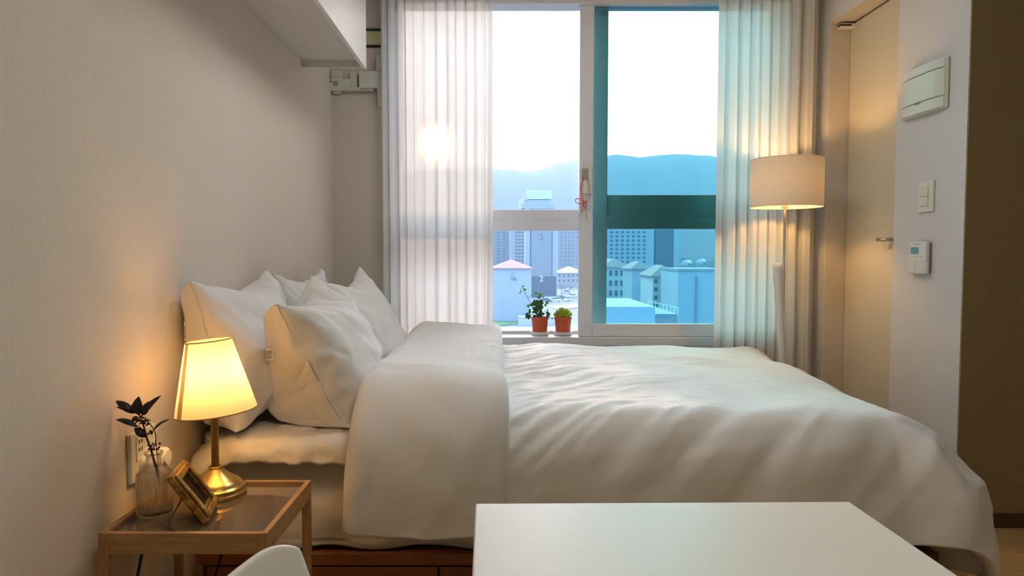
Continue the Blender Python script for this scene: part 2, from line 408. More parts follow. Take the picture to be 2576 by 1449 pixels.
# ------------------------------------------------------------------ curtains
def curtain(name, label, x0, x1, nf, seed, Y, edge, flare=0):
    bm = bmesh.new(); nx, nz = 260, 60; g = []
    ph = [rnd.uniform(-.6, .6) for _ in range(40)]
    for i in range(nx+1):
        col = []
        u = i/nx
        for k in range(nz+1):
            v = k/nz; z = .02 + v*(CEIL-.05-.02)
            w = .12*noise.noise(Vector((u*5+seed, v*.8, seed)))
            ph_ = nf*(u + .10*noise.noise(Vector((u*2.6, seed, 1.5+v*.12))) + .03*noise.noise(Vector((u*9, seed, v*.35))))
            amp = .034*max(.12, .55+.9*noise.noise(Vector((u*4.3+seed, v*.25, 9))))*(1-.2*v)
            sn = math.sin(2*PI*ph_); y = Y + amp*(math.copysign(abs(sn)**.75, sn)) + .004*math.sin(2*PI*ph_*2.7+seed)
            x = x0 + (x1-x0)*u + .010*math.sin(2*PI*ph_*1.0+1.5)*min(1, u*8, (1-u)*8)
            x += edge(u, v)
            col.append(bm.verts.new((x, y, z)))
        g.append(col)
    for i in range(nx):
        for k in range(nz): bm.faces.new((g[i][k], g[i+1][k], g[i+1][k+1], g[i][k+1]))
    o = obj(name, bm, M['curtain'], None, smooth=True)
    tag(o, label, 'curtain', None)
    return o
CY = 3.70
curtain('sheer_curtain', 'sheer white curtain beside the pillows, drawn to the bed-head side of the window', xx(962, CY), xx(1240, CY), 11, 3.1, CY, lambda u, v: 0)
curtain('sheer_curtain', 'sheer white curtain behind the floor lamp, hanging by the door recess', xx(1797, CY), RX-.055, 8, 8.7, CY, lambda u, v: 0)
cr_ = obj('curtain_rail', B(LX+.02, RX-.02, CY-.012, CY+.012, CEIL-.032, CEIL-.001), M['white_pvc'], None, bevel=.002); tag(cr_, 'slim white curtain rail fixed under the ceiling', 'curtain rail')

# ------------------------------------------------------------------ hanging cabinet
cz = R(850, 172, Y=3.26).z; cy1 = 3.26; cx1 = R(922, 172, Y=3.26).x
cab = T('wall_cabinet', 'glossy white wall cupboard high on the wall over the bed head', 'cupboard', (LX, 1.9, cz))
bm = bmesh.new(); box(bm, LX+.001, cx1-.02, .9, cy1-.018, cz+.03, CEIL-.002); obj('cabinet_body', bm, M['cab'], cab, bevel=.001)
obj('end_panel', B(LX+.001, cx1-.02, cy1-.018, cy1, cz, CEIL-.002), M['cab_gloss'], cab, bevel=.001)
dw = (cy1-.9)/4
for k in range(4):
    y1 = cy1-.001-k*dw
    obj('cabinet_door', B(cx1-.019, cx1, y1-dw+.003, y1, cz-.004, CEIL-.004), M['cab_gloss'], cab, bevel=.0015)

# bracket on the window wall
br = T('folding_bracket', 'pale painted metal bracket screwed to the wall under the cupboard end', 'bracket', R(870, 235, Y=WY))
def pb(name, x0, y0, x1, y1, d0, d1, m, par, bev=.002):
    a = R(x0, y0, Y=WY-d1); b_ = R(x1, y1, Y=WY-d1)
    return obj(name, B(a.x, b_.x, WY-d1, WY-d0, b_.z, a.z), m, par, bevel=bev)
bp_ = pb('mounting_plate', 817, 198, 880, 228, .0, .03, M['bracket'], br)
pb('bracket_arm', 880, 180, 899, 222, .0, .022, M['bracket'], br)
pb('slide_housing', 902, 178, 975, 221, .0, .05, M['bracket'], br, .005)
pb('upper_block', 832, 176, 860, 199, 0, .02, M['bracket'], br)
pb('hook', 838, 227, 858, 235, 0, .02, M['bracket'], br)
pb('slide_lip', 872, 219, 940, 227, 0, .035, M['bracket'], br)
pb('post', 946, 140, 965, 178, 0, .04, M['bracket'], br)
pb('post', 949, 221, 966, 266, 0, .04, M['bracket'], br)
c = R(845, 209, Y=WY-.034)
bm = bmesh.new(); tube(bm, [(c.x, WY-.03, c.z), (c.x, WY-.038, c.z)], .012, 16); obj('bolt', bm, M['steel'], bp_, smooth=True, auto=40)
for q in ((825, 212), (833, 205)):
    c = R(*q, Y=WY-.03); bm = bmesh.new(); tube(bm, [(c.x, WY-.03, c.z), (c.x, WY-.033, c.z)], .004, 10); obj('screw', bm, M['black'], bp_)
fr = T('small_picture', 'small pale yellow picture with black top and bottom rails, beside the cupboard', 'picture', R(950, 120, Y=WY))
a = R(905, 75, Y=WY-.01); b2 = R(990, 116, Y=WY-.01)
obj('print', B(a.x, b2.x, WY-.008, WY, b2.z, a.z), mat('yellowed_paper', (.62, .58, .36), .7), fr)
for zc in (a.z, b2.z): obj('rail', B(a.x-.003, b2.x+.003, WY-.014, WY, zc-.006, zc+.006), M['black'], fr, bevel=.002)

# ------------------------------------------------------------------ wall fittings on the right wall
def onwall(px, py): return R(px, py, X=RX-.01)
# breaker box: corners measured on the wall
t_f = onwall(2276, 168); t_n = onwall(2386, 132); b_f = onwall(2268, 303); b_n = onwall(2386, 272)
y0 = t_n.y; y1 = onwall(2272, 240).y; z1 = t_n.z-.01; z0 = (b_f.z+b_n.z)/2
bk = T('breaker_box', 'pale green-white breaker box, rounded cover, highest on the white wall', 'breaker box', (RX, (y0+y1)/2, z0))
obj('back_tray', B(RX-.016, RX, y0, y1, z0, z1), M['plastic'], bk, bevel=.012, seg=3)
h = z1-z0
def bulge_panel(z0, z1, y0, y1, d0, d1, m, name, par):
    bm = bmesh.new(); n_ = 14; rows = []
    for i in range(n_+1):
        u = i/n_; y = y0+(y1-y0)*u; d = d0+(d1-d0)*(1-(2*u-1)**4)*1.25
        rows.append([bm.verts.new((RX-d, y, z0)), bm.verts.new((RX-d, y, z1)), bm.verts.new((RX-.010, y, z1)), bm.verts.new((RX-.010, y, z0))])
    for A, D in zip(rows, rows[1:]):
        for k in range(4): bm.faces.new((A[k], A[(k+1) % 4], D[(k+1) % 4], D[k]))
    bm.faces.new(rows[0]); bm.faces.new(rows[-1][::-1])
    return obj(name, bm, m, par, bevel=.0025)
bulge_panel(z0+.004, z0+h*.235, y0+.006, y1-.006, .020, .032, M['plastic_green'], 'lower_cover', bk)
lid = bulge_panel(z0+h*.245, z0+h*.78, y0+.004, y1-.004, .020, .035, M['plastic_green'], 'lid', bk)
bulge_panel(z0+h*.80, z1-.004, y0+.006, y1-.006, .020, .032, M['plastic_green'], 'upper_cover', bk)
bm = bmesh.new(); ym = (y0+y1)/2
tube(bm, [(RX-.036, ym-.022+.044*i/10, z0+h*.245-.008*math.sin(PI*i/10)) for i in range(11)], .0018, 6); obj('latch', bm, M['grey'], lid)
# light switch
a = onwall(2310, 455); b2 = onwall(2345, 535); y1_, y0_ = a.y, b2.y; zt = R(2330, 455, X=RX-.01).z; zb_ = R(2330, 533, X=RX-.01).z
sw = T('light_switch', 'white double light switch between the breaker box and the thermostat', 'light switch', (RX, (y0_+y1_)/2, zb_))
pl = obj('plate', B(RX-.010, RX, y0_, y1_, zb_, zt), M['plastic_green'], sw, bevel=.003)
obj('surround', B(RX-.0115, RX-.009, y0_+.022, y1_-.012, zb_+.022, zt-.02), M['plastic'], sw, bevel=.001)
zm = (zb_+zt)/2
obj('rocker', B(RX-.016, RX-.010, y0_+.026, y1_-.016, zm+.001, zt-.023), M['plastic'], sw, bevel=.001)
obj('rocker', B(RX-.016, RX-.010, y0_+.026, y1_-.016, zb_+.025, zm-.001), M['plastic'], sw, bevel=.001)
# thermostat
a = onwall(2296, 608); b2 = onwall(2338, 690); y1_, y0_ = a.y, b2.y; zt = R(2320, 608, X=RX-.02).z; zb_ = R(2320, 689, X=RX-.02).z
th = T('thermostat', 'white boiler thermostat with a small blue screen, lowest fitting on the white wall', 'thermostat', (RX, (y0_+y1_)/2, zb_))
obj('base', B(RX-.018, RX, y0_+.004, y1_-.004, zb_+.004, zt-.004), M['grey'], th, bevel=.002)
obj('housing', B(RX-.026, RX-.012, y0_, y1_, zb_, zt), M['plastic_w'], th, bevel=.003)
hh = zt-zb_; ww = y1_-y0_
scn = obj('screen', B(RX-.0272, RX-.0255, y0_+ww*.42, y1_-ww*.14, zt-hh*.38, zt-hh*.17), M['lcd'], th)
for k, (u, v) in enumerate([(.12, .62), (.55, .62), (.12, .78), (.55, .78), (.12, .92), (.55, .92)][:6]):
    obj('button', B(RX-.028, RX-.0255, y0_+ww*(u), y0_+ww*(u+.36), zt-hh*(v+.05), zt-hh*(v-.07)), M['plastic'], th, bevel=.0008)
obj('lettering', B(RX-.0265, RX-.0259, y0_+ww*.35, y0_+ww*.7, zt-hh*.08, zt-hh*.06), M['grey'], th)
for q in range(6): obj('caption', B(RX-.0265, RX-.0259, y0_+ww*(.2+.1*q), y0_+ww*(.26+.1*q), zt-hh*.47, zt-hh*.455), M['grey'], th)

# ------------------------------------------------------------------ wall socket
z1 = R(325, 1095, X=LX+.01).z; z0 = R(325, 1224, X=LX+.01).z; ya = R(326, 1150, X=LX+.008).y
so = T('wall_socket', 'ivory double wall socket plate behind the glass vase', 'socket', (LX, ya+.06, z0))
obj('plate', B(LX, LX+.012, ya, ya+.125, z0, z1), M['plastic'], so, bevel=.004)
obj('insert', B(LX+.010, LX+.0145, ya+.022, ya+.062, z0+.05, z1-.012), M['plastic'], so, bevel=.002)
for zc in (z1-.030, z1-.050):
    for yc in (ya+.032, ya+.044): obj('hole', B(LX+.0145, LX+.0150, yc, yc+.005, zc, zc+.008), M['ink'], so)
for zc, y_ in ((z0+.035, ya+.062), (z1-.085, ya+.105)):
    bm = bmesh.new(); tube(bm, [(LX+.012, y_, zc), (LX+.016, y_, zc)], .024, 24); obj('socket_ring', bm, M['plastic'], so, smooth=True, auto=40)
pg = T('power_plug', 'round white power plug in the wall socket behind the vase', 'plug', (LX+.016, ya+.062, z0+.035))
bm = bmesh.new(); tube(bm, [(LX+.016, ya+.062, z0+.035), (LX+.040, ya+.062, z0+.035), (LX+.052, ya+.062, z0+.035)], [.021, .020, .013], 24)
obj('plug_body', bm, M['plastic_w'], pg, smooth=True, auto=40)
bm = bmesh.new(); tube(bm, smoothpts([(LX+.050, ya+.062, z0+.035), (LX+.055, ya+.05, z0-.0), (LX+.03, ya+.0, .30), (LX+.02, ya-.04, .14), (LX+.03, ya-.03, .02)]), .0035, 8); obj('cord', bm, M['black'], pg, smooth=True)
ad = T('white_adapter', 'round white adapter in the upper wall socket, half hidden by the vase neck', 'adapter', (LX+.016, ya+.105, z1-.05))
bm = bmesh.new(); tube(bm, [(LX+.016, ya+.105, z1-.085), (LX+.045, ya+.105, z1-.085), (LX+.052, ya+.105, z1-.085)], [.026, .025, .018], 24)
obj('adapter_body', bm, M['plastic_w'], ad, smooth=True, auto=40)

# ------------------------------------------------------------------ bed
bedf = T('bed_frame', 'low walnut-brown bed base with drawer fronts under the mattress', 'bed frame', (.15, 2.7, 0))
FY = 1.975
zt = R(800, 1404, Y=FY).z
obj('top_rail', B(LX+.02, 1.29, FY, FY+.02, zt-.022, zt+.012), M['bedwood'], bedf, bevel=.002)
obj('side_panel', B(1.27, 1.29, FY+.02, 3.5, 0, zt+.012), M['bedwood'], bedf, bevel=.002)
obj('plinth', B(LX+.03, 1.265, FY+.03, 3.5, 0, zt), M['bedwood'], bedf)
xs = [LX+.05, -.17, .53, 1.235]
for a, b_ in zip(xs, xs[1:]):
    d = obj('drawer', B(a+.003, b_-.003, FY+.002, FY+.025, .02, zt-.028), M['bedwood'], bedf, bevel=.002)
obj('leg', B(1.24, 1.29, FY, FY+.028, 0, zt-.022), M['bedwood'], bedf)
zm0, zm1 = zt+.013, .497
# mattress with fitted sheet
bm = bmesh.new()
nx, ny, nz_ = 100, 70, 16
def mattress_pt(a, bb, c_):
    # a,bb,c_ in [-1,1]
    x = .12 + a*1.01; y = 2.745 + bb*.735; z = (zm0+zm1)/2 + c_*(zm1-zm0)/2
    return Vector((x, y, z))
bm2 = bmesh.new(); bmesh.ops.create_cube(bm2, size=2)
bmesh.ops.subdivide_edges(bm2, edges=bm2.edges[:], cuts=60, use_grid_fill=True)
for v in bm2.verts:
    a, bb, c_ = v.co
    p = mattress_pt(a, bb, c_)
    # rounded corners
    ox = max(0, abs(a)*1.01-(1.01-.08)); oy = max(0, abs(bb)*.735-(.735-.08)); oz = max(0, abs(c_)*.16-(.16-.045))
    if ox and oy:
        L = math.hypot(ox, oy); k = .08/L if L > .08 else 1
        p.x -= math.copysign(ox*(1-k), a); p.y -= math.copysign(oy*(1-k), bb)
    if bb <= -.999 or (oy and bb < 0):
        w = noise.noise(Vector((p.x*7 + p.z*9, p.z*5, 1)))*.011 + abs(noise.noise(Vector((p.x*5 - p.z*12, p.z*2, 7))))*.012
        p.y -= w
        p.y += .012*(c_**2)
        if c_ < -.85: p.y += .008*math.sin(p.x*22+2*noise.noise(Vector((p.x*4, 0, 0)))); p.z += .006*math.sin(p.x*22)
    v.co = p
mt = obj('mattress', bm2, M['sheet'], None, smooth=True)
tag(mt, 'thick mattress in a white fitted sheet on the brown bed base', 'mattress')
# draped cloth surfaces -------------------------------------------------
def drape(a, b_, Xe, Yn, Yf, top, r, flare, Xh=None, cornerness=0):
    """cloth coordinate -> point + normal: a rounded bed edge with a hanging side"""
    dx = max(0, a-Xe); dy = max(0, Yn-b_); sy = -1
    if b_ > Yf: dy = b_-Yf; sy = 1
    if Xh is not None and a < Xh: dx = a-Xh
    d = math.hypot(dx, dy)
    base = Vector((min(a, Xe) if Xh is None else max(min(a, Xe), Xh), max(min(b_, Yf), Yn), top))
    if d < 1e-9: return base, Vector((0, 0, 1))
    n2 = Vector((dx/d, sy*dy/d, 0))
    r = r*(1+cornerness*2*dx*dy/(dx*dx+dy*dy+1e-9))
    am = PI/2-flare; q = r*am
    if d < q: hor = r*math.sin(d/r); ver = r*(1-math.cos(d/r)); ang = d/r
    else: hor = r*math.sin(am) + (d-q)*math.sin(flare); ver = r*(1-math.cos(am)) + (d-q)*math.cos(flare); ang = am
    return base + n2*hor - Vector((0, 0, ver)), n2*math.sin(ang) + Vector((0, 0, math.cos(ang)))
def N(x, y, z=0): return noise.noise(Vector((x, y, z)))
# quilted pad on the mattress
bm = bmesh.new(); g = []
nx, ny = 230, 190
for i in range(nx+1):
    row = []
    for j in range(ny+1):
        a = LX+.015 + (1.12-LX)*i/nx; bb = 1.893 + .012*N(a*3, 4) + (3.56-1.90)*j/ny
        p, nn = drape(a, bb, 1.10, 1.99, 3.44, .515, .05, .02)
        # the pad's head corner sags towards the wall
        if a < -.72: p.z -= .10*((-.72-a)/.18)**2 * max(0, 1-(bb-1.9)/.5)
        edge = j/ny
        fr_ = max(0, 1-j/7)
        q = abs(math.sin(a*19+1.5*N(a*3, bb*3)))**.5*abs(math.sin(bb*19+1.5*N(a*3, bb*3, 5)))**.5
        hh_ = .010*q + .003*N(a*22, bb*22) + .005*N(a*50, bb*40)*(1 if j < 30 else .4)
        p = p + nn*(hh_)
        if j < 8: p = p + nn*(-.006*(1-j/8)) + Vector((0, 0, .003*math.sin(a*90+4*N(a*9, 1))*(1-j/8)))
        row.append(bm.verts.new(p))
    g.append(row)
for i in range(nx):
    for j in range(ny): bm.faces.new((g[i][j], g[i+1][j], g[i+1][j+1], g[i][j+1]))
pad = obj('mattress_pad', bm, M['pad'], None, smooth=True, solid=.014)
tag(pad, 'white quilted mattress pad with a padded edge under the pillows', 'mattress pad')
# duvet
FX0 = -.35; FX1 = -.012
path = []          # (cloth x, lift, layer)
foot = .60
ns = 210
for i in range(ns+1):
    path.append((1.13+foot - (1.13+foot-FX0)*i/ns, 0.0, 0))
for i in range(1, 12):
    t_ = i/12*PI; path.append((FX0-.045*math.sin(t_), .044*(1-math.cos(t_)), 2))
nf_ = 90
for i in range(nf_+1):
    path.append((FX0 + (FX1-FX0)*i/nf_, .088, 1))
for i in range(1, 9):
    t_ = i/8*PI; path.append((FX1+.016*math.sin(t_)**.6, .088-.041*(1-math.cos(t_)), 1))
bm = bmesh.new(); g = []
nb = 320
for (a, lift, lay) in path:
    row = []
    for j in range(nb+1):
        v = j/nb
        # cloth edge in Y differs along the bed
        if lay == 0: near = 2.06-.40-.05*max(0, min(1, (a-.6)/.5))
        else: near = 2.06-.405
        near += .015*N(a*3, 2, lay) 
        far = 3.56
        bb = near + (far-near)*v
        p, nn = drape(a, bb, 1.125+.09*max(0, min(1, (bb-2.06)/1.3)), 2.06, 3.44, .585, .19, .12, None, .75)
        dn = bb-2.06
        edge = min(1, v*9, (1-v)*6)
        puff = .018*N(a*2.2, bb*2.4, 3) + .010*N(a*5, bb*4, 8)
        ed = math.sin(min(1, v*6)*PI/2)
        lf = lift*(.35+.65*ed) + (0 if lay == 0 else .012*N(a*4, bb*3.5, 11))
        # top of the bed sinks a little away from the edges
        hgt = puff
        # wrinkles that run out diagonally from the turned-back edge
        if lay == 0:
            fade = math.exp(-max(0, a-.0)/.38)*min(1, max(0, (bb-1.72)/.2))
            th_ = .75
            cu = a*math.cos(th_)+bb*math.sin(th_); cv = -a*math.sin(th_)+bb*math.cos(th_)
            wz = N(cu*2.6, cv*17, 2) + .6*N(cu*4, cv*34, 5)
            hgt += .016*fade*(wz) 
            cu = a*math.cos(.2)+bb*math.sin(.2); cv = -a*math.sin(.2)+bb*math.cos(.2)
            hgt += .0045*N(cu*3, cv*24, 4)*(.3+.7*fade) - .02*max(0, a-.7)
            # soft hanging folds on the near side
            side = min(1, max(0, -dn/.2))
            rdg = lambda q: (1-2*abs(q))
            hgt += side*(.020*N((a-.75*bb)*5.5, bb*1.0, 6) + .010*rdg(N((a-.8*bb)*7.5, (a+bb)*1.0, 16)))
            bend = math.exp(-((dn+.10)/.16)**2)
            hgt += bend*math.exp(-max(0, a-.1)/.55)*.013*rdg(N((a-.95*bb)*11, (a+bb)*1.3, 23))
            hgt += .004*math.exp(-max(0, a-FX1)/.05)*N(bb*34, a*5, 31)
            cs = max(0, a-1.13)
            hgt += .020*min(1, cs/.15)*side*math.sin(6*math.atan2(max(0.001, -dn), max(.001, a-1.13)))
        else:
            hgt += .0045*math.exp(-max(0, FX1-a)/.06)*N(bb*34, a*9, 33)*min(1, max(0, dn/.1))
            hgt += .003*N(a*40, bb*5, 4)*max(0, (a-FX0)/(FX1-FX0))**4*min(1, max(0, dn/.3)) + .004*N(a*9+bb*6, bb*11, 5)
            side = min(1, max(0, -dn/.2))
            hgt += side*(.014*N(a*6-bb*3, bb*2, 16) + .006*(1-2*abs(N(a*9-bb*5, bb*2.5, 18))))
        p = p + nn*(hgt + lf)
        # the turned-back edge shifts with depth
        p.x += (.020*N(bb*2.3, 1, 4) + .005*N(bb*9, 3, 4)) * max(0, min(1, (.3-a)/.3))
        row.append(bm.verts.new(p))
    g.append(row)
for i in range(len(g)-1):
    for j in range(nb): bm.faces.new((g[i][j], g[i][j+1], g[i+1][j+1], g[i+1][j]))
du = obj('duvet', bm, M['duvet'], None, smooth=True, solid=.022, offset=-1)
tag(du, 'white cotton duvet spread over the bed, turned back below the pillows', 'duvet')

# ------------------------------------------------------------------ pillows (inflated cloth)
def inflate(nx=56, ny=42, w=.68, h=.50, pressure=1.6, frames=28, seed=0):
    bm = bmesh.new(); g = {}
    for s in (0, 1):
        for i in range(nx+1):
            for j in range(ny+1):
                b_ = i in (0, nx) or j in (0, ny)
                if s and b_: g[s, i, j] = g[0, i, j]; continue
                u = i/nx; v = j/ny
                z = 0 if b_ else (1 if s else -1)*(.004+.03*math.sin(PI*u)*math.sin(PI*v)+.004*noise.noise(Vector((u*9+seed, v*7, s*9+seed))))
                g[s, i, j] = bm.verts.new(((u-.5)*w, (v-.5)*h, z))
    for s in (0, 1):
        for i in range(nx):
            for j in range(ny):
                f = [g[s, i, j], g[s, i+1, j], g[s, i+1, j+1], g[s, i, j+1]]
                if not s: f.reverse()
                bm.faces.new(f)
    me = bpy.data.meshes.new('inflating'); bm.to_mesh(me)
    bm.verts.index_update()
    edge = [g[0, 0, j].index for j in range(ny+1)]
    bm.free()
    o = bpy.data.objects.new('inflating', me); C.objects.link(o)
    m = o.modifiers.new('c', 'CLOTH'); st = m.settings
    st.quality = 5; st.mass = .15; st.tension_stiffness = 25; st.compression_stiffness = 8; st.shear_stiffness = 5; st.bending_stiffness = .05
    st.use_pressure = True; st.uniform_pressure_force = pressure; st.effector_weights.gravity = 0; st.air_damping = 3
    m.collision_settings.use_collision = False; m.collision_settings.use_self_collision = False
    for f in range(1, frames+1): sc.frame_set(f)
    out = bpy.data.meshes.new_from_object(o.evaluated_get(bpy.context.evaluated_depsgraph_get()))
    bpy.data.objects.remove(o); sc.frame_set(1)
    return out, edge
def pillow(label, c, lean, roll, yaw, sx, sy, sz, seed, pressure, droop=0, flange=0, outer=None):
    me, edge = inflate(seed=seed, pressure=pressure)
    ya_ = Vector((-math.sin(lean), 0, math.cos(lean))); xa = Vector((0, 1, 0)); za = xa.cross(ya_)
    Rm = Matrix.Rotation(yaw, 3, 'Z') @ Matrix((xa, ya_, za)).transposed() @ Matrix.Rotation(roll, 3, 'Z')
    cc = Vector(c)
    def f(p):
        q = Vector((p.x*sx, p.y*sy, p.z*sz))
        # slump: the lower half is fatter, the top edge dips between the corners
        k = .5-q.y/(.5*sy)
        q.z *= .82+.36*max(0, min(1, k))
        q.y -= droop*math.cos(PI*q.x/(.68*sx))*max(0, q.y/(.25*sy))
        q.z += .05*(q.y/(.25))**2*droop*8
        q.z += .0045*noise.noise(Vector((p.x*9+seed*3, p.y*16, p.z*6)))
        kk = min(1, abs(p.z)/.05)*(1 if p.z > 0 else -.5)
        q.z += kk*(.010*noise.noise(Vector((p.x*4-p.y*4+seed, p.x*5+p.y*16, seed))) + .006*noise.noise(Vector((p.x*22+p.y*9, p.y*7, seed+4))))
        for sx2, sy2 in ((-1, -1), (1, -1), (1, 1), (-1, 1)):
            ddx = sx2*.335-p.x; ddy = sy2*.24-p.y; dd = math.hypot(ddx, ddy)
            q.z += (1 if p.z > 0 else -1)*.013*noise.noise(Vector((math.atan2(ddy, ddx*sx2*sy2)*6.5+seed+sx2*3, dd*2.2, sy2*2+seed)))*math.exp(-dd/.13)*min(1, dd/.03)
        return cc + Rm @ q
    co = [f(v.co) for v in me.vertices]
    for v, p in zip(me.vertices, co):
        p.x = max(p.x, LX+.006)
        if p.z < .545: p.z = .533 + .012*math.exp((p.z-.545)/.03)
        v.co = p
    bm = bmesh.new(); bm.from_mesh(me); bpy.data.meshes.remove(me)
    o = obj('pillow', bm, M['pillow'], None, smooth=True, sub=1); tag(o, label, 'pillow', 'white pillows at the bed head')
    if flange:
        bm = bmesh.new(); rows = []
        dirx = Rm @ Vector((-1, 0, 0))
        n_ = len(edge)
        for k, e in enumerate(edge):
            v_ = k/(n_-1)
            r_ = []
            for t_ in range(5):
                s_ = t_/4*flange
                w = .008*math.sin(v_*9+seed)*t_/4 + .006*noise.noise(Vector((v_*6, t_*.5, seed)))*t_/4
                if outer:
                    fp = (1-v_)*(len(outer)-1); ki = min(int(fp), len(outer)-2); oc = Vector(outer[ki]).lerp(Vector(outer[ki+1]), fp-ki)
                    q_ = co[e].lerp(oc, t_/4) + Vector((0, w, 0))
                else: q_ = co[e] + dirx*s_ + (Rm @ Vector((0, 0, 1)))*w
                q_.x = max(q_.x, LX+.004)
                r_.append(bm.verts.new(q_))
            rows.append(r_)
        for A, D in zip(rows, rows[1:]):
            for k in range(4): bm.faces.new((A[k], A[k+1], D[k+1], D[k]))
        obj('pillowcase_hem', bm, M['pillow'], o, smooth=True, solid=.003, sub=1)
    return o, co, edge, Rm
p1 = pillow('plump white pillow on the near side, standing against the wall behind the table lamp', (-.80, 2.25, .75), .26, .025, .0, 1.0, .97, 1.15, 1.3, 1.5, .015, .035, [R(456, 735, Y=1.94), R(462, 800, Y=1.94), R(470, 900, Y=1.95), R(490, 1000, Y=1.97), R(515, 1068, Y=2.0), R(580, 1076, Y=2.03)])
p2 = pillow('white pillow on the window side, mostly hidden, standing against the wall', (-.785, 2.93, .755), .24, .02, -.03, .96, .92, .9, 4.2, 1.3, .02, .02)
p3 = pillow('white pillow with a printed care tag, leaning at the front nearest the bedside table', (-.56, 2.28, .725), .46, .11, .06, 1.0, .98, 1.12, 7.7, 2.3, .018, .05, [R(664, 792, Y=2.0), R(667, 860, Y=2.06), R(668, 950, Y=2.09), R(674, 1030, Y=2.09), R(700, 1058, Y=2.08), R(760, 1072, Y=2.06)])
p4 = pillow('front white pillow on the window side, with a tall pointed top corner', (-.545, 2.93, .745), .47, .08, -.05, 1.0, 1.0, .95, 11.9, 1.5, .02, .0)
def care_tag(o, base, w, h, label):
    x0, y, z = base
    bm = bmesh.new(); box(bm, x0, x0+w, y-.0006, y+.0006, z, z+h)
    t_ = obj('care_tag', bm, mat('tag_white', (.82, .80, .76), .7), o); t_['label'] = label
    for q in range(6):
        zq = z+h*(.12+.115*q); ww_ = w*(.8 if q % 3 else .6)
        obj('print_line', B(x0+.001, x0+ww_, y-.0012, y-.0007, zq, zq+h*.045), M['ink'], t_)
care_tag(p3[0], R(669, 906, Y=2.05), .025, .036, 'small white tag with black print')
care_tag(p1[0], R(464, 858, Y=1.93), .006, .055, 'narrow black-printed strip')

# ------------------------------------------------------------------ bedside table
TZ = R(245, 1342, Y=1.467).z; TX0, TX1, TY0, TY1 = R(246, 1342, Y=1.467).x, R(672, 1342, Y=1.467).x, 1.467, 1.822
bt = T('bedside_table', 'small bamboo bedside table with a glass top', 'bedside table', ((TX0+TX1)/2, (TY0+TY1)/2, 0))
rh = .046; rt = .013
rl = obj('rail', B(TX0+.022, TX1-.022, TY0, TY0+rt, TZ-rh, TZ), M['bamboo_x'], bt, bevel=.001)
obj('rail', B(TX0+.022, TX1-.022, TY1-rt, TY1, TZ-rh, TZ), M['bamboo_x'], bt, bevel=.001)
obj('rail', B(TX0, TX0+rt, TY0+.016, TY1-.016, TZ-rh, TZ), M['bamboo_y'], bt, bevel=.001)
obj('rail', B(TX1-rt, TX1, TY0+.016, TY1-.016, TZ-rh, TZ), M['bamboo_y'], bt, bevel=.001)
for x in (TX0, TX1-.022):
    for y in (TY0, TY1-.016): obj('leg', B(x, x+.022, y, y+.016, 0, TZ), M['bamboo_z'], bt, bevel=.001)
GZ = TZ-.008
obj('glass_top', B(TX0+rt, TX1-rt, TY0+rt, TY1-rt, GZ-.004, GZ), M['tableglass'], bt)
obj('lower_shelf', B(TX0+.005, TX1-.005, TY0+.01, TY1-.01, .10, .112), M['bamboo_x'], bt, bevel=.001)
for z in (TZ-.032,):
    c = Vector((TX1, TY0+.03, z)); bm = bmesh.new(); tube(bm, [(c.x-.001, c.y, c.z), (c.x+.002, c.y, c.z)], .004, 12); obj('screw', bm, M['steel'], bt)

# table lamp
lp = R(537, 1232, Z=GZ); lp.y = 1.742; lp.x = (532-PX0)/F*1.742
lamp = T('table_lamp', 'lit brass table lamp with a fluted stem and a cream cone shade', 'lamp', (lp.x, lp.y, GZ))
bm = bmesh.new()
lathe(bm, [(0, 0), (.073, 0), (.075, .003), (.075, .008), (.072, .011), (.073, .014), (.072, .020), (.066, .024), (.064, .026), (.062, .030), (.052, .036), (.040, .044), (.028, .054), (.020, .062), (.0165, .066), (.0165, .069), (.013, .071), (0, .071)], (lp.x, lp.y, GZ), 64)
obj('base', bm, M['brass'], lamp, smooth=True, auto=35)
hs = R(537, 1045, Y=lp.y).z   # shade bottom
st_top = R(537, 870, Y=lp.y).z
bm = bmesh.new(); lathe(bm, [(.0105, 0), (.0105, st_top-GZ-.10), (0, st_top-GZ-.10)], (lp.x, lp.y, GZ+.066), 48, rfun=lambda a, z: 1-.20*abs(math.cos(a*8)))
obj('stem', bm, M['brass'], lamp, smooth=False)
bm = bmesh.new(); lathe(bm, [(0, 0), (.014, 0), (.014, .05), (.011, .055), (0, .055)], (lp.x, lp.y, hs+.03), 20); obj('socket', bm, M['plastic_w'], lamp, smooth=True, auto=40)
zbot = R(534, 1034, Y=lp.y).z; ztop = R(526, 856, Y=lp.y).z; rb_, rt_ = .099, .0555
tilt = Matrix.Rotation(-.095, 4, 'Y'); cen = Vector((lp.x-.003, lp.y, (zbot+ztop)/2))
TM = Matrix.Translation(cen) @ tilt @ Matrix.Translation(-cen)
hgt_ = ztop-zbot
seam_a = math.radians(-115)
def coneshell(a0, a1, n_, dr, z0=zbot, z1=ztop, full=False):
    bm = bmesh.new(); rows = []
    for i in range(n_+1):
        a = a0+(a1-a0)*i/n_; row = []
        for k in range(7):
            t_ = k/6; zz_ = z0+(z1-z0)*t_; s = (zz_-zbot)/hgt_; r = rb_+(rt_-rb_)*s+dr
            row.append(bm.verts.new((lp.x-.003+r*math.cos(a), lp.y+r*math.sin(a), zz_)))
        rows.append(row)
    for A, D in zip(rows, rows[1:]):
        for k in range(6): bm.faces.new((A[k], D[k], D[k+1], A[k+1]))
    if full: bmesh.ops.remove_doubles(bm, verts=bm.verts, dist=1e-5)
    bm.transform(TM); return bm
sh = obj('lamp_shade', coneshell(0, 2*PI, 72, 0, full=True), M['shade'], lamp, smooth=True); sh['label'] = 'cream fabric cone shade'
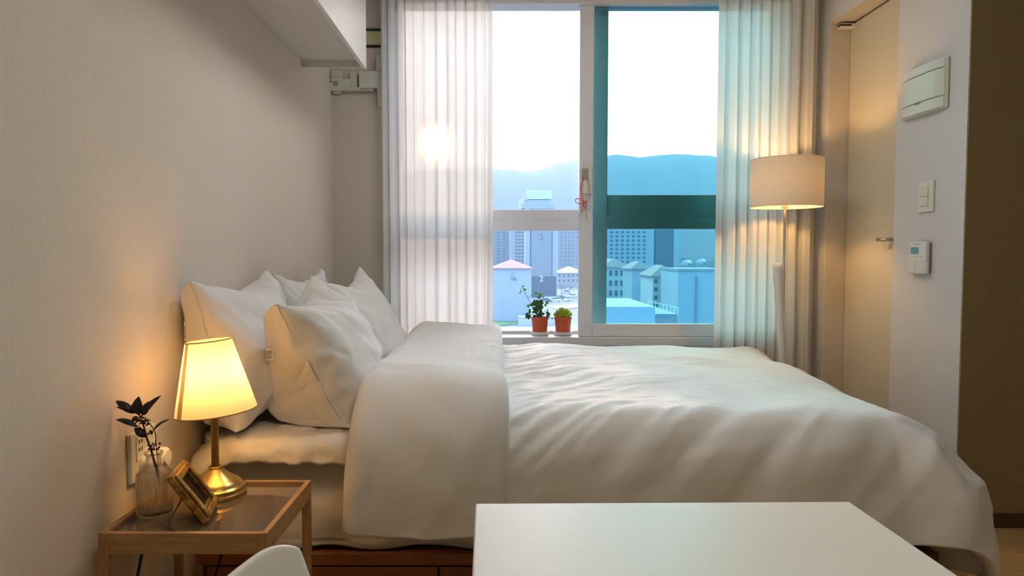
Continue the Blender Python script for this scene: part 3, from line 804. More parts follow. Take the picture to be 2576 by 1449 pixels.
obj('seam_strip', coneshell(math.radians(-133), math.radians(-121), 8, .0012), M['shade_seam'], sh, smooth=True)
for z_, r_ in ((zbot, rb_), (ztop, rt_)):
    bm = bmesh.new(); tube(bm, [(lp.x-.003+r_*math.cos(2*PI*i/48), lp.y+r_*math.sin(2*PI*i/48), z_) for i in range(49)], .0016, 6, caps=False); bm.transform(TM)
    obj('shade_rim', bm, M['shade_seam'], sh, smooth=True)
def bulb_mat(name, col, s):
    m = bpy.data.materials.new(name); m.use_nodes = True; b = m.node_tree.nodes['Principled BSDF']
    b.inputs['Emission Color'].default_value = (*col, 1); b.inputs['Emission Strength'].default_value = s; b.inputs['Base Color'].default_value = (1, .9, .8, 1)
    return m
WARM = (1.0, .50, .13)
bm = bmesh.new(); ball(bm, (lp.x, lp.y, hs+.105), .027, 20, 12, (1, 1, 1.15)); obj('bulb', bm, bulb_mat('lamp_bulb', (1, .54, .16), 36), lamp, smooth=True)
bm = bmesh.new(); tube(bm, smoothpts([(lp.x-.04, lp.y+.05, GZ+.006), (lp.x-.02, TY1+.02, GZ+.015), (lp.x+.0, TY1+.03, GZ-.1), (lp.x-.01, TY1+.03, .30), (lp.x-.05, TY1+.02, .16), (lp.x-.1, TY1+.03, .03)]), .003, 8); obj('cord', bm, M['black'], lamp, smooth=True)

# picture frame, leaning back on its strut
A0 = Vector(R(522, 1319, Z=GZ+.001)); A0.z = GZ+.001
B0 = Vector(R(547, 1268, Z=GZ+.001)); 
A1 = R(432, 1200, Y=A0.y-.002)
xa = (B0-A0); xa.z = 0; xa.normalize()           # along the bottom edge
up = (A1-A0); up = (up - xa*up.dot(xa)); FH = up.length; up.normalize()
nn = xa.cross(up)                                 # may face either way
if nn.x < 0: nn = -nn
FW = .125; FT = .022
# lift so that the back lower edge clears the glass
cen = A0 + xa*FW/2 + up*FH/2 + nn*0
low = min((cen + nn*s*FT/2 + up*-FH/2).z for s in (-1, 1)); cen = cen + Vector((0, 0, GZ+.0008-low))
pf = T('picture_frame', 'small gold picture frame leaning back on a black strut', 'picture frame', (cen.x, cen.y, GZ))
def fbox(name, u0, u1, v0, v1, d0, d1, m, par, bevel=.0012):
    bm = bmesh.new(); obox(bm, cen + xa*(u0+u1)/2 + up*(v0+v1)/2 + nn*(d0+d1)/2, xa, up, nn, u1-u0, v1-v0, d1-d0)
    return obj(name, bm, m, par, bevel=bevel)
W2, H2 = FW/2, FH/2
for nm, u0, u1, v0, v1 in (('frame_side', -W2, -W2+.026, -H2, H2), ('frame_side', W2-.026, W2, -H2, H2), ('frame_rail', -W2+.026, W2-.026, -H2, -H2+.026), ('frame_rail', -W2+.026, W2-.026, H2-.026, H2)):
    s = fbox(nm, u0, u1, v0, v1, -.011, .004, M['gold'], pf)
    du_, dv_ = (.006, .006)
    hor = nm == 'frame_rail'
    uu0, uu1 = (u0-.018, u1+.018) if hor else (u0+.004, u1-.006)
    vv0, vv1 = (v0+.004, v1-.006) if hor else (v0+.006, v1-.006)
    fbox('moulding', uu0, uu1, vv0, vv1, .004, .011, M['gold'], s, .003)
fbox('picture', -W2+.02, W2-.02, -H2+.02, H2-.02, -.008, -.004, M['darkprint'], pf, 0)
fbox('backing', -W2+.004, W2-.004, -H2+.004, H2-.004, -.013, -.011, M['black'], pf, 0)
sa = cen - nn*.013 + up*.01; sb = Vector(R(420, 1321, Z=GZ+.003)); sb.z = GZ+.003
bm = bmesh.new(); d_ = (sb-sa); L_ = d_.length; d_.normalize(); s2 = d_.cross(xa).normalized()
obox(bm, (sa+sb)/2, d_, xa, s2, L_, .018, .003); obj('strut', bm, M['black'], pf)

# vase with water
vc = R(390, 1288, Z=GZ); VR = .0400; vh = R(387, 1137, Y=vc.y).z-GZ
vs = T('glass_vase', 'ribbed clear glass bottle vase with water at the wall side of the table', 'vase', (vc.x, vc.y, GZ))
H_ = vh
prof = [(0, .0), (VR*.93, 0), (VR, .004), (VR, H_*.60), (VR*.97, H_*.66), (VR*.80, H_*.71), (VR*.50, H_*.755), (VR*.42, H_*.80), (VR*.41, H_*.93), (VR*.52, H_*.97), (VR*.54, H_), (VR*.46, H_),
        (VR*.36, H_*.93), (VR*.36, H_*.80), (VR*.44, H_*.75), (VR*.76, H_*.69), (VR*.90, H_*.64), (VR*.92, H_*.60), (VR*.92, .010), (0, .010)]
prof2 = []
for (r0, z0_), (r1, z1_) in zip(prof, prof[1:]):
    prof2.append((r0, z0_))
    if abs(z1_-z0_) > .03:
        for q in range(1, 4): prof2.append((r0+(r1-r0)*q/4, z0_+(z1_-z0_)*q/4))
prof2.append(prof[-1])
def rib(a, z):
    return 1 - (.035*abs(math.sin(a*14)) if .003 < z < H_*.68 else 0)
bm = bmesh.new(); lathe(bm, prof2, (vc.x, vc.y, GZ), 168, rfun=rib)
vg = obj('vase_body', bm, M['glass'], vs, smooth=True)
bm = bmesh.new(); lathe(bm, [(0, .0095), (VR*.915, .0095), (VR*.915, H_*.53), (0, H_*.53)], (vc.x, vc.y, GZ), 168, rfun=lambda a, z: 1-.035*abs(math.sin(a*14))); obj('water', bm, M['water'], vs, smooth=True, auto=40)
# sprig
sp = T('berry_sprig', 'dark leafy twig with small red-black berries standing in the vase', 'sprig', (vc.x, vc.y, GZ+.02))
VY = vc.y
def V(px, py, dy=0): return R(px, py, Y=VY+dy)
main = [V(398, 1200), V(388, 1160), V(378, 1125), V(368, 1098), V(361, 1070), V(352, 1048), V(347, 1030)]
bm = bmesh.new(); tube(bm, smoothpts(main, 5), [.0028-.00004*i for i in range(31)], 8)
for L in ([V(382, 1135), V(390, 1120), V(392, 1100), V(389, 1085), V(380, 1070), V(366, 1055)], [V(385, 1083), V(400, 1070), V(410, 1062)], [V(366, 1095), V(355, 1078), V(345, 1070)], [V(355, 1050), V(345, 1040), V(335, 1025)], [V(392, 1100), V(393, 1125), V(396, 1150), V(396, 1185)], [V(368, 1100), V(372, 1092), V(378, 1088)]):
    tube(bm, smoothpts(L, 5), .0011, 6)
obj('twig', bm, M['twig'], sp, smooth=True)
def leaf(bm, p0, p1, w, nrm, bend=.15, n_=9):
    p0 = Vector(p0); p1 = Vector(p1); d = p1-p0; L = d.length; d.normalize(); s = d.cross(nrm).normalized(); nr = s.cross(d)
    rows = []
    for i in range(n_+1):
        t_ = i/n_; ww_ = w*math.sin(PI*min(1, t_**.85))**.8*.5 + .0003
        c_ = p0 + d*L*t_ + nr*bend*L*math.sin(PI*t_)
        rows.append([bm.verts.new(c_ - s*ww_ + nr*ww_*.3), bm.verts.new(c_ - nr*ww_*.0), bm.verts.new(c_ + s*ww_ + nr*ww_*.3)])
    for A, D in zip(rows, rows[1:]):
        for k in (0, 1): bm.faces.new((A[k], A[k+1], D[k+1], D[k]))
for (a_, b_, w, nr) in (((348, 1044), (349, 997), .024, (.1, -1, 0)), ((338, 1040), (291, 1008), .018, (.1, -.8, .6)), ((333, 1040), (292, 1024), .010, (0, -.5, .9)), ((360, 1044), (405, 995), .014, (0, -.9, .5)),
                       ((358, 1045), (374, 1010), .017, (.3, -1, .1)), ((346, 1074), (291, 1055), .014, (0, -.6, .8)), ((366, 1100), (338, 1076), .018, (0, -.6, .6)), ((386, 1082), (427, 1055), .009, (0, -.5, .8)), ((352, 1066), (379, 1058), .013, (0, -.4, .9)), ((350, 1050), (330, 1060), .012, (.4, -.6, .6))):
    bm = bmesh.new(); leaf(bm, V(*a_), V(*b_), w, Vector(nr), .10); obj('leaf', bm, M['leafdark'], sp, smooth=True, solid=.0005)
bm = bmesh.new()
for (cx_, cy_, n_, spd) in ((350, 1056, 22, 13), (326, 1026, 8, 8), (378, 1087, 8, 6), (388, 1125, 20, 13), (362, 1062, 10, 10)):
    for q in range(n_): ball(bm, V(cx_+rnd.gauss(0, spd*.55), cy_+rnd.gauss(0, spd*.4), rnd.uniform(-.008, .008)), rnd.uniform(.0018, .0030), 8, 5)
obj('berries', bm, M['berry'], sp, smooth=True)['kind'] = 'stuff'

# ------------------------------------------------------------------ desk and chair in front
DZt = .69
f0 = R(1196, 1266, Z=DZt); f1 = R(2132, 1258, Z=DZt)
dk = T('white_desk', 'white laminate desk with rounded corners at the foot of the picture', 'desk', ((f0.x+f1.x)/2, .5, 0))
rot = math.atan2(f1.y-f0.y, f1.x-f0.x)*.6
bm = bmesh.new(); W_ = (f1-f0).length; L_ = 1.02
cs = [(0, 0), (W_, 0), (W_, -L_), (0, -L_)]; ring = []
for k, (x, y) in enumerate(cs):
    r = .004; sx_ = 1 if x == 0 else -1; sy_ = -1 if y == 0 else 1
    a0 = {0: PI, 1: PI/2, 2: 0, 3: -PI/2}[k]
    for q in range(5):
        a = a0 - q*PI/8
        ring.append((x+sx_*r+r*math.cos(a), y+sy_*r+r*math.sin(a)))
vt = []; vb = []
for x, y in ring:
    X = f0.x + x*math.cos(rot)-y*math.sin(rot); Y = f0.y + x*math.sin(rot)+y*math.cos(rot)
    vt.append(bm.verts.new((X, Y, DZt))); vb.append(bm.verts.new((X, Y, DZt-.025)))
bm.faces.new(vt[::-1]); bm.faces.new(vb)
for i in range(len(vt)): j = (i+1) % len(vt); bm.faces.new((vt[i], vt[j], vb[j], vb[i]))
obj('tabletop', bm, M['desk'], dk, bevel=.0025, seg=3)
for x in (.04, W_-.07):
    for y in (-.07, -L_+.04): obj('leg', B(f0.x+x, f0.x+x+.03, f0.y+y, f0.y+y+.03, 0, DZt-.025), M['desk'], dk, bevel=.003)
for y in (-.06, -L_+.045): obj('apron', B(f0.x+.04, f0.x+W_-.04, f0.y+y, f0.y+y+.015, DZt-.075, DZt-.026), M['desk'], dk)
# chair: moulded shell, facing the desk
CH = T('shell_chair', 'white moulded plastic shell chair tucked against the desk', 'chair', (-.10, .40, 0))
tf = R(642, 1340, Y=.585)
zt_ = tf.z; xt = tf.x
prof = []   # side profile (x, z, half width)
ctrl = [(xt, zt_, .19), (xt+.018, zt_-.07, .20), (xt+.05, zt_-.18, .215), (xt+.07, zt_-.27, .21), (xt+.095, zt_-.325, .21), (xt+.16, zt_-.36, .225), (xt+.28, zt_-.365, .23), (xt+.40, zt_-.355, .22), (xt+.45, zt_-.365, .19)]
cp = smoothpts([(a, 0, b_) for a, b_, c_ in ctrl], 6); cw = smoothpts([(c_, 0, 0) for a, b_, c_ in ctrl], 6)
bm = bmesh.new(); rows = []
ym_ = .385
NV = 24
for k, (p, w) in enumerate(zip(cp, cw)):
    row = []; t_ = k/(len(cp)-1)
    d = (cp[min(k+1, len(cp)-1)]-cp[max(k-1, 0)]).normalized(); nr = Vector((-d.z, 0, d.x))
    if nr.z < 0 and t_ > .5: nr = -nr
    if t_ <= .5 and nr.x < 0: nr = -nr
    for q in range(NV+1):
        v = -1+2*q/NV
        ww_ = w.x
        curl = .035*abs(v)**3*(1.2-.6*t_)
        pt = Vector((p.x, ym_ + v*ww_, p.z)) + nr*curl
        # rounded top corners
        if k < 8: pt.z -= (1-k/8)*.018*max(0, (abs(v)-.8)/.2)**2
        row.append(bm.verts.new(pt))
    rows.append(row)
for A, D in zip(rows, rows[1:]):
    for k in range(NV): bm.faces.new((A[k], D[k], D[k+1], A[k+1]))
obj('seat_shell', bm, M['chair'], CH, smooth=True, solid=.008, offset=0, sub=2)
sxm = xt+.27; szm = zt_-.37
for ax_, ay_ in ((-1,-1),(1,-1),(1,1),(-1,1)):
    bm = bmesh.new(); tube(bm, [(sxm+ax_*.09, ym_+ay_*.10, szm-.01), (sxm+ax_*.20, ym_+ay_*.20, .0)], [.017, .011], 12); obj('leg', bm, M['beech'], CH, smooth=True)
bm = bmesh.new()
for s in (1, -1): tube(bm, [(sxm-.11, ym_-.12*s, szm-.08), (sxm+.11, ym_+.12*s, szm-.08)], .004, 8)
for ax_ in (-1, 1): tube(bm, [(sxm+ax_*.09, ym_-.1, szm-.015), (sxm+ax_*.09, ym_+.1, szm-.015)], .005, 8)
obj('brace', bm, M['black'], CH)

# ------------------------------------------------------------------ floor lamp
FLY = 3.44; fx = (1974-PX0)/F*FLY
fz0 = R(1975, 521, Y=FLY).z; fz1 = R(1975, 402, Y=FLY).z; frd = 86*FLY/F
fl = T('floor_lamp', 'lit floor lamp with a cream drum shade of dotted weave, in front of the curtain', 'lamp', (fx, FLY, 0))
bm = bmesh.new(); lathe(bm, [(0, 0), (.14, 0), (.14, .012), (.03, .022), (.012, .04), (0, .04)], (fx, FLY, 0), 48); obj('base', bm, M['steel'], fl, smooth=True, auto=40)
bm = bmesh.new(); lathe(bm, [(.009, .03), (.009, .95), (.006, .955), (.006, fz0+.05), (0, fz0+.05)], (fx-.005, FLY, 0), 16); obj('pole', bm, M['steel'], fl, smooth=True, auto=40)
bm = bmesh.new(); lathe(bm, [(0, 0), (.018, 0), (.018, .05), (0, .05)], (fx-.005, FLY, fz0-.004), 20); obj('socket', bm, M['plastic_w'], fl, smooth=True, auto=40)
# drum of dotted weave: a slightly embossed shell
bm = bmesh.new(); rows = []; na, nz2 = 240, 44
for k in range(nz2+1):
    z = fz0+(fz1-fz0)*k/nz2; row = []
    for i in range(na):
        a = 2*PI*i/na; e = .0012 if ((i//2+k) % 2 == 0) else 0
        row.append(bm.verts.new((fx+(frd+e)*math.cos(a), FLY+(frd+e)*math.sin(a), z)))
    rows.append(row)
for A, D in zip(rows, rows[1:]):
    for i in range(na): j = (i+1) % na; bm.faces.new((A[i], A[j], D[j], D[i]))
fs = obj('lamp_shade', bm, M['shade_floor'], fl, smooth=True); fs['label'] = 'cream drum shade with dotted weave'
for z_ in (fz0, fz1):
    bm = bmesh.new(); tube(bm, [(fx+frd*math.cos(2*PI*i/60), FLY+frd*math.sin(2*PI*i/60), z_) for i in range(61)], .002, 6, caps=False); obj('shade_rim', bm, M['shade'], fs, smooth=True)
bm = bmesh.new()
for q in range(3):
    a = q*2*PI/3+.5; tube(bm, [(fx-.005, FLY, fz0+.02), (fx+frd*math.cos(a), FLY+frd*math.sin(a), fz0+.004)], .0015, 6)
obj('shade_spider', bm, M['steel'], fl)
bm = bmesh.new(); ball(bm, (fx-.005, FLY, fz0+.125), .03, 20, 12); obj('bulb', bm, bulb_mat('floor_bulb', (1, .56, .18), 105), fl, smooth=True)
# wrapped stick leaning on the pole
bm = bmesh.new()
u0 = R(1955, 662, Y=FLY-.03); u1 = R(1968, 900, Y=FLY-.02)
pts = []; rr = []
for q in range(25):
    t_ = q/24; pts.append(u0.lerp(u1, t_)+Vector((.003*N(q*.4, 1), .0, 0)))
    rr.append((.024*(1-t_)+.016*t_)*(1+.08*N(q*.5, 7)) * (1 if t_ > .03 else .8))
last = pts[-1]; pts.append(Vector((last.x+.01, FLY-.03, .3))); rr.append(.014); pts.append(Vector((last.x+.012, FLY-.03, .03))); rr.append(.012)
tube(bm, pts, rr, 14)
ws = obj('wrapped_umbrella', bm, M['duvet'], None, smooth=True, bevel=0); tag(ws, 'slim white cloth-wrapped bundle leaning upright against the floor lamp pole', 'bundle')

# ------------------------------------------------------------------ pots on the sill
PY_ = 3.915
def pot(label, px, pyb, pyt, wt, wb):
    c = R(px, pyb, Y=PY_); zs = zb+.0022
    t_ = T('potted_plant', label, 'potted plant', (c.x, PY_, zs), None)
    sw_ = PY_/F
    rt2 = wt/2*sw_; rb2 = wb/2*sw_; zt2 = R(px, pyt, Y=PY_-rt2).z-zs
    bm = bmesh.new(); lathe(bm, [(0, 0), (rb2*1.15, 0), (rt2*1.12, .019), (rt2*1.05, .019), (rb2*1.05, .004), (0, .004)], (c.x, PY_, zs), 8 if False else 28); obj('saucer', bm, M['plastic_w'], t_, smooth=True, auto=30)
    bm = bmesh.new(); lathe(bm, [(0, .005), (rb2, .005), (rt2*.93, zt2-.012), (rt2, zt2-.012), (rt2, zt2), (rt2*.9, zt2), (rt2*.86, zt2-.02), (0, zt2-.02)], (c.x, PY_, zs), 36); obj('pot', bm, M['terracotta'], t_, smooth=True, auto=30)
    bm = bmesh.new(); lathe(bm, [(0, zt2-.010), (rt2*.88, zt2-.012), (0, zt2-.019)], (c.x, PY_, zs), 24); obj('soil', bm, M['soil'], t_)
    return t_, c.x, zs+zt2, rt2
t_, cx_, ct, rr_ = pot('taller green ivy in a terracotta pot on the windowsill', 1358, 834, 799, 44, 36)
def ivy_leaf(bm, c, s, nrm):
    nrm = Vector(nrm).normalized(); a = nrm.cross(Vector((0, 0, 1))); a = a.normalized() if a.length > .01 else Vector((1, 0, 0)); b_ = nrm.cross(a)
    ang = rnd.uniform(-.8, .8); u = a*math.cos(ang)+b_*math.sin(ang); w = nrm.cross(u)
    shp = [(0, -.9), (.35, -.75), (.75, -.6), (.6, -.15), (.95, .1), (.5, .3), (.25, .6), (0, 1.1), (-.25, .6), (-.5, .3), (-.95, .1), (-.6, -.15), (-.75, -.6), (-.35, -.75)]
    cv = bm.verts.new(Vector(c)+nrm*s*.12)
    vs_ = [bm.verts.new(Vector(c)+u*x*s+w*y*s - nrm*s*.15*abs(x)) for x, y in shp]
    for i in range(len(vs_)): bm.faces.new((cv, vs_[i], vs_[(i+1) % len(vs_)]))
bmD = bmesh.new(); bmF = bmesh.new(); bmS = bmesh.new()
def PV(px, py, dy=0): return R(px, py, Y=PY_+dy)
base_ = Vector((cx_, PY_, ct-.01))
for q in range(64):
    px = rnd.gauss(1352, 15); py = rnd.uniform(757, 802)
    if py < 770: px = rnd.gauss(1350, 10)
    px = max(1326, min(1384, px)); dy = rnd.uniform(-.035, .035)
    c = PV(px, py, dy); ivy_leaf(bmD, c, rnd.uniform(.009, .015), (rnd.uniform(-.6, .6), -1, rnd.uniform(-.2, .9)))
    if q % 2 == 0: tube(bmS, smoothpts([base_, base_.lerp(c, .5)+Vector((0, 0, .01)), c], 3), .0008, 5)
for px, py, s in ((1308, 737, .006), (1316, 720, .007), (1318, 727, .006), (1321, 729, .009), (1311, 733, .006), (1348, 738, .011), (1359, 742, .014), (1355, 748, .012), (1376, 762, .013), (1329, 770, .012), (1372, 768, .010), (1332, 780, .009), (1322, 800, .006)):
    ivy_leaf(bmF, PV(px, py, rnd.uniform(-.01, .02)), s, (rnd.uniform(-.3, .3), -1, rnd.uniform(0, .6)))
tube(bmS, smoothpts([base_, PV(1346, 780), PV(1333, 760), PV(1322, 740), PV(1314, 722), PV(1309, 734)], 5), .0011, 6)
tube(bmS, smoothpts([PV(1328, 752), PV(1333, 746), PV(1340, 741)], 4), .0009, 6)
tube(bmS, smoothpts([base_, PV(1360, 770), PV(1358, 745)], 4), .0010, 6)
tube(bmS, smoothpts([base_, PV(1374, 780), PV(1384, 795), PV(1390, 803)], 4), .0010, 6)
for px, py in ((1378, 780), (1383, 790), (1389, 801)): ivy_leaf(bmD, PV(px, py), .006, (0, -1, .3))
obj('stems', bmS, M['twig'], t_); obj('foliage', bmD, M['ivy'], t_); o_ = obj('young_leaves', bmF, M['ivyfresh'], t_); o_['label'] = 'bright green young leaves'
t_, cx_, ct, rr_ = pot('low bushy lime-green plant in a terracotta pot nearest the window stile', 1416, 834, 799, 45, 36)
bmA = bmesh.new(); bmB = bmesh.new()
for q in range(800):
    a = rnd.uniform(0, 2*PI); e = rnd.uniform(0, 1)**.6
    rx_, rz_ = .055, .056
    ph = math.acos(rnd.uniform(0, 1)); k = rnd.uniform(.55, 1)
    p = Vector((cx_+rx_*k*math.sin(ph)*math.cos(a), PY_+.8*rx_*k*math.sin(ph)*math.sin(a), ct+rz_*k*math.cos(ph)*.9+.003))
    bq = bmB if (p.x < cx_-.02 and rnd.random() < .5) else bmA
    s = rnd.uniform(.003, .0052)
    nr = Vector((rnd.uniform(-1, 1), rnd.uniform(-1, 0), rnd.uniform(-.2, 1))).normalized(); u = nr.orthogonal().normalized(); w = nr.cross(u)
    bq.faces.new([bq.verts.new(p+u*s*x+w*s*y) for x, y in ((-1, 0), (-.4, -.6), (.6, -.5), (1, 0), (.6, .5), (-.4, .6))])
    if q % 8 == 0: tube(bmA, [(cx_+(p.x-cx_)*.3, PY_+(p.y-PY_)*.3, ct-.012), p], .0006, 4)
obj('foliage', bmA, M['moss'], t_); obj('amber_leaves', bmB, M['mossred'], t_)

# ------------------------------------------------------------------ outside
E_GROUND = -17.0
def ecol(name, c, r=.8):
    return mat(name, c, r, spec=.2)
X_ = {'wallpale': ecol('pale_render_wall', (.34, .35, .36)), 'panel': ecol('grey_panel', (.22, .225, .235)), 'dark': ecol('dark_panel', (.07, .08, .10)),
      'line': ecol('dark_line', (.05, .06, .08)), 'roof': ecol('red_tile_roof', (.40, .20, .16)), 'roof2': ecol('brown_tile_roof', (.22, .17, .15)), 'snow': ecol('snowy_roof', (.55, .55, .56)),
      'win': ecol('dark_window_glass', (.07, .09, .12), .3), 'asphalt': ecol('asphalt', (.20, .20, .21)), 'grass': ecol('lawn', (.07, .18, .06)), 'concrete': ecol('concrete', (.45, .42, .38)),
      'tree': ecol('bare_tree_bark', (.14, .12, .11)), 'hill': ecol('wooded_hill', (.07, .08, .06)), 'white': ecol('white_paint', (.8, .8, .8)), 'pole': ecol('pole', (.4, .38, .36)), 'evergreen': ecol('dark_shrub', (.07, .09, .06)),
      'carw': mat('white_car_paint', (.7, .7, .7), .3), 'card': mat('dark_car_paint', (.06, .07, .09), .3)}
t = tex_noise(X_['hill'], .05, (1, 1, 1), 6, .7); color_ramp(X_['hill'], t.outputs['Fac'], (.04, .05, .035), (.11, .11, .09))
def exbox(bm, px0, px1, py0, py1, Y, depth, zbase=None):
    a = R(px0, py0, Y=Y); b_ = R(px1, py1, Y=Y); z0 = b_.z if zbase is None else zbase
    box(bm, a.x, b_.x, Y, Y+depth, z0, a.z); return a, b_
gr = struct('ground_outside', B(-1500, 1500, 12, 1900, E_GROUND-1, E_GROUND), X_['asphalt'])

_mesh_cache = {}
def windows(parent, Y, x0, x1, z0, z1, nc, nr, wf=.6, hf=.5, m=None, name='window'):
    src = None; dx = (x1-x0)/nc; dz = (z1-z0)/nr; O = org(parent)
    for i in range(nc):
        for k in range(nr):
            cx = x0+dx*(i+.5); cz_ = z0+dz*(k+.5)
            if src is None:
                src = obj(name, B(cx-dx*wf/2, cx+dx*wf/2, Y-.12, Y+.02, cz_-dz*hf/2, cz_+dz*hf/2), m or X_['win'], parent); bx, bz = cx, cz_
            else:
                c = src.copy(); C.objects.link(c); c.parent = parent; c.location = (cx-bx, 0, cz_-bz)
# tower with the number 2
Y = 290
a = R(1322, 500, Y=Y); b_ = R(1402, 560, Y=Y)
tw = T('numbered_tower', 'tall apartment tower with a dark number 2 on its grey end wall', 'building', ((a.x+b_.x)/2, Y+8, E_GROUND))
bm = bmesh.new(); box(bm, a.x, b_.x, Y, Y+16, E_GROUND, R(1330, 524, Y=Y).z); obj('wall', bm, X_['wallpale'], tw)
p0, p1 = R(1337, 510, Y=Y).x, R(1390, 510, Y=Y).x
obj('end_panel', B(p0, p1, Y-.25, Y, R(1337, 695, Y=Y).z, R(1337, 524, Y=Y).z), X_['panel'], tw)
obj('lower_panel', B(p0, R(1402, 0, Y=Y).x, Y-.3, Y, E_GROUND, R(1337, 695, Y=Y).z), X_['dark'], tw)
for px in (1336, 1391): obj('dark_strip', B(R(px, 0, Y=Y).x-.15, R(px, 0, Y=Y).x+.15, Y-.4, Y, R(1337, 695, Y=Y).z, R(1337, 524, Y=Y).z), X_['line'], tw)
c = R(1362, 598, Y=Y-.35); text('number_sign', '2', 3.4, c, ROT_FRONT, X_['line'], tw, .06)
c = R(1362, 702, Y=Y-.45); text('number_sign', '2', 3.4, c, ROT_FRONT, X_['white'], tw, .06)
bm = bmesh.new(); exbox(bm, 1311, 1397, 514, 524, Y+1, 14); exbox(bm, 1329, 1386, 503, 514, Y+2, 12); obj('roof_house', bm, X_['wallpale'], tw)
bm = bmesh.new(); exbox(bm, 1327, 1388, 478, 501, Y+2, 10); obj('roof_screen', bm, X_['snow'], tw)
for q in range(5):
    bm = bmesh.new(); exbox(bm, 1305+q*5.5, 1309+q*5.5, 506-q*6, 524, Y+2+q*2, 1.5); obj('roof_fin', bm, X_['snow'], tw)
def block(name, label, px0, px1, pyt, Y, dep, m, nc=0, nr=0, pyb=None, wf=.6, hf=.5, roof=None, roofh=0, group=None, over=.6, wx=None, wname='window'):
    a = R(px0, pyt, Y=Y); b_ = R(px1, pyt, Y=Y)
    t_ = T(name, label, 'building', ((a.x+b_.x)/2, Y+dep/2, E_GROUND), group)
    obj('wall', B(a.x, b_.x, Y, Y+dep, E_GROUND, a.z), m, t_)
    if nc:
        zb0 = R(px0, pyb, Y=Y).z if pyb else E_GROUND+1
        w0, w1 = (a.x, b_.x) if wx is None else (R(wx[0], 0, Y=Y).x, R(wx[1], 0, Y=Y).x)
        windows(t_, Y, w0, w1, zb0, a.z-.3, nc, nr, wf, hf, name=wname)
    if roof:
        bm = bmesh.new(); x0, x1 = a.x-over, b_.x+over; y0_, y1_ = Y-over, Y+dep+over; z = a.z
        base = [bm.verts.new(p) for p in ((x0, y0_, z), (x1, y0_, z), (x1, y1_, z), (x0, y1_, z))]
        low = [bm.verts.new(v.co-Vector((0, 0, .25))) for v in base]
        xm = (x0+x1)/2; hw = (x1-x0)/2; 
        if dep >= (x1-x0): r0 = (xm, y0_+hw); r1 = (xm, y1_-hw)
        else: r0 = (x0+dep/2, (y0_+y1_)/2); r1 = (x1-dep/2, (y0_+y1_)/2)
        ra = bm.verts.new((r0[0], r0[1], z+roofh)); rb2 = bm.verts.new((r1[0], r1[1], z+roofh))
        if dep >= (x1-x0): fs_ = [(base[0], base[1], ra), (base[1], base[2], rb2, ra), (base[2], base[3], rb2), (base[3], base[0], ra, rb2)]
        else: fs_ = [(base[0], base[1], rb2, ra), (base[1], base[2], rb2), (base[2], base[3], ra, rb2), (base[3], base[0], ra)]
        for f in fs_: bm.faces.new(f)
        for k in range(4): bm.faces.new((base[k], low[k], low[(k+1) % 4], base[(k+1) % 4]))
        bm.faces.new(low[::-1]); obj('roof', bm, roof, t_)
    return t_, a, b_
block('apartment_tower', 'grey apartment tower with stacked balconies behind the red-roofed house', 1238, 1281, 470+80, 330, 20, X_['panel'], 2, 14, 660, .45, .35, wx=(1246, 1276))
block('apartment_tower', 'blue-grey tower with narrow window columns, left of the number 2 tower', 1284, 1320, 552, 310, 20, X_['wallpale'], 3, 13, 668, .62, .5, wx=(1296, 1320))
block('apartment_tower', 'blue-grey tower with square windows, close behind the snow-roofed house', 1404, 1475, 550, 430, 20, X_['panel'], 5, 12, 670, .4, .4, wx=(1410, 1460))
# 105 house
t_, a, b_ = block('tiled_house', 'pale five-storey block numbered 105 under a red tiled roof', 1240, 1337, 674, 185, 14, X_['wallpale'], roof=X_['roof'], roofh=2.2)
c = R(1292, 702, Y=184.6); text('number_sign', '105', 1.1, c, ROT_FRONT, X_['line'], t_, .05)
c = R(1289, 690, Y=184.6); bm = bmesh.new(); tube(bm, [c+Vector((.35*math.cos(q*PI/6), 0, .35*math.sin(q*PI/6))) for q in range(13)], .06, 6); obj('emblem', bm, X_['panel'], t_)
c = R(1286, 655, Y=192); bm = bmesh.new(); tube(bm, [c, c+Vector((-.3, 0, 1.0))], .05, 6); tube(bm, [c+Vector((-.8, 0, .6)), c+Vector((.3, 0, 1.0))], .04, 6); obj('aerial', bm, X_['pole'], t_)
block('tiled_house', 'small house with a snow-white hipped roof below the square-windowed tower', 1402, 1470, 686, 365, 18, X_['concrete'], 6, 2, 712, .35, .5, roof=X_['snow'], roofh=3.2)
# right view
t_, a, b_ = block('balcony_tower', 'broad apartment tower with rows of balconies and a dark end wall', 1500, 1650, 545, 300, 18, X_['wallpale'], 8, 11, 664, .55, .55, wx=(1522, 1634), wname='balcony_window')
obj('end_wall', B(R(1652, 0, Y=300).x, R(1702, 0, Y=300).x, 300, 318, E_GROUND, a.z), X_['dark'], t_)
obj('corner_strip', B(R(1702, 0, Y=300).x, R(1716, 0, Y=300).x, 299.6, 318, E_GROUND, a.z), X_['wallpale'], t_)
block('tiled_block', 'mid-rise apartment block under a wide hipped roof, nearest the balcony tower', 1515, 1586, 672, 214, 22, X_['concrete'], 5, 5, 800, .5, .55, roof=X_['roof2'], roofh=2.6)
block('tiled_block', 'plain pale end block adjoining the hipped-roof apartments', 1590, 1638, 676, 190, 14, X_['wallpale'], roof=X_['roof2'], roofh=2.0)
block('tiled_block', 'brown-balconied apartment block beside the plain white block', 1642, 1706, 694, 168, 14, X_['concrete'], 4, 5, 800, .5, .5, roof=X_['roof2'], roofh=2.6)
t_, a, b_ = block('plain_block', 'blank white apartment end wall with one drainpipe', 1706, 1830, 682, 150, 16, X_['wallpale'])
obj('drainpipe', B(R(1761, 0, Y=149.7).x, R(1766, 0, Y=149.7).x, 149.6, 149.95, E_GROUND, R(1763, 695, Y=150).z), X_['panel'], t_)
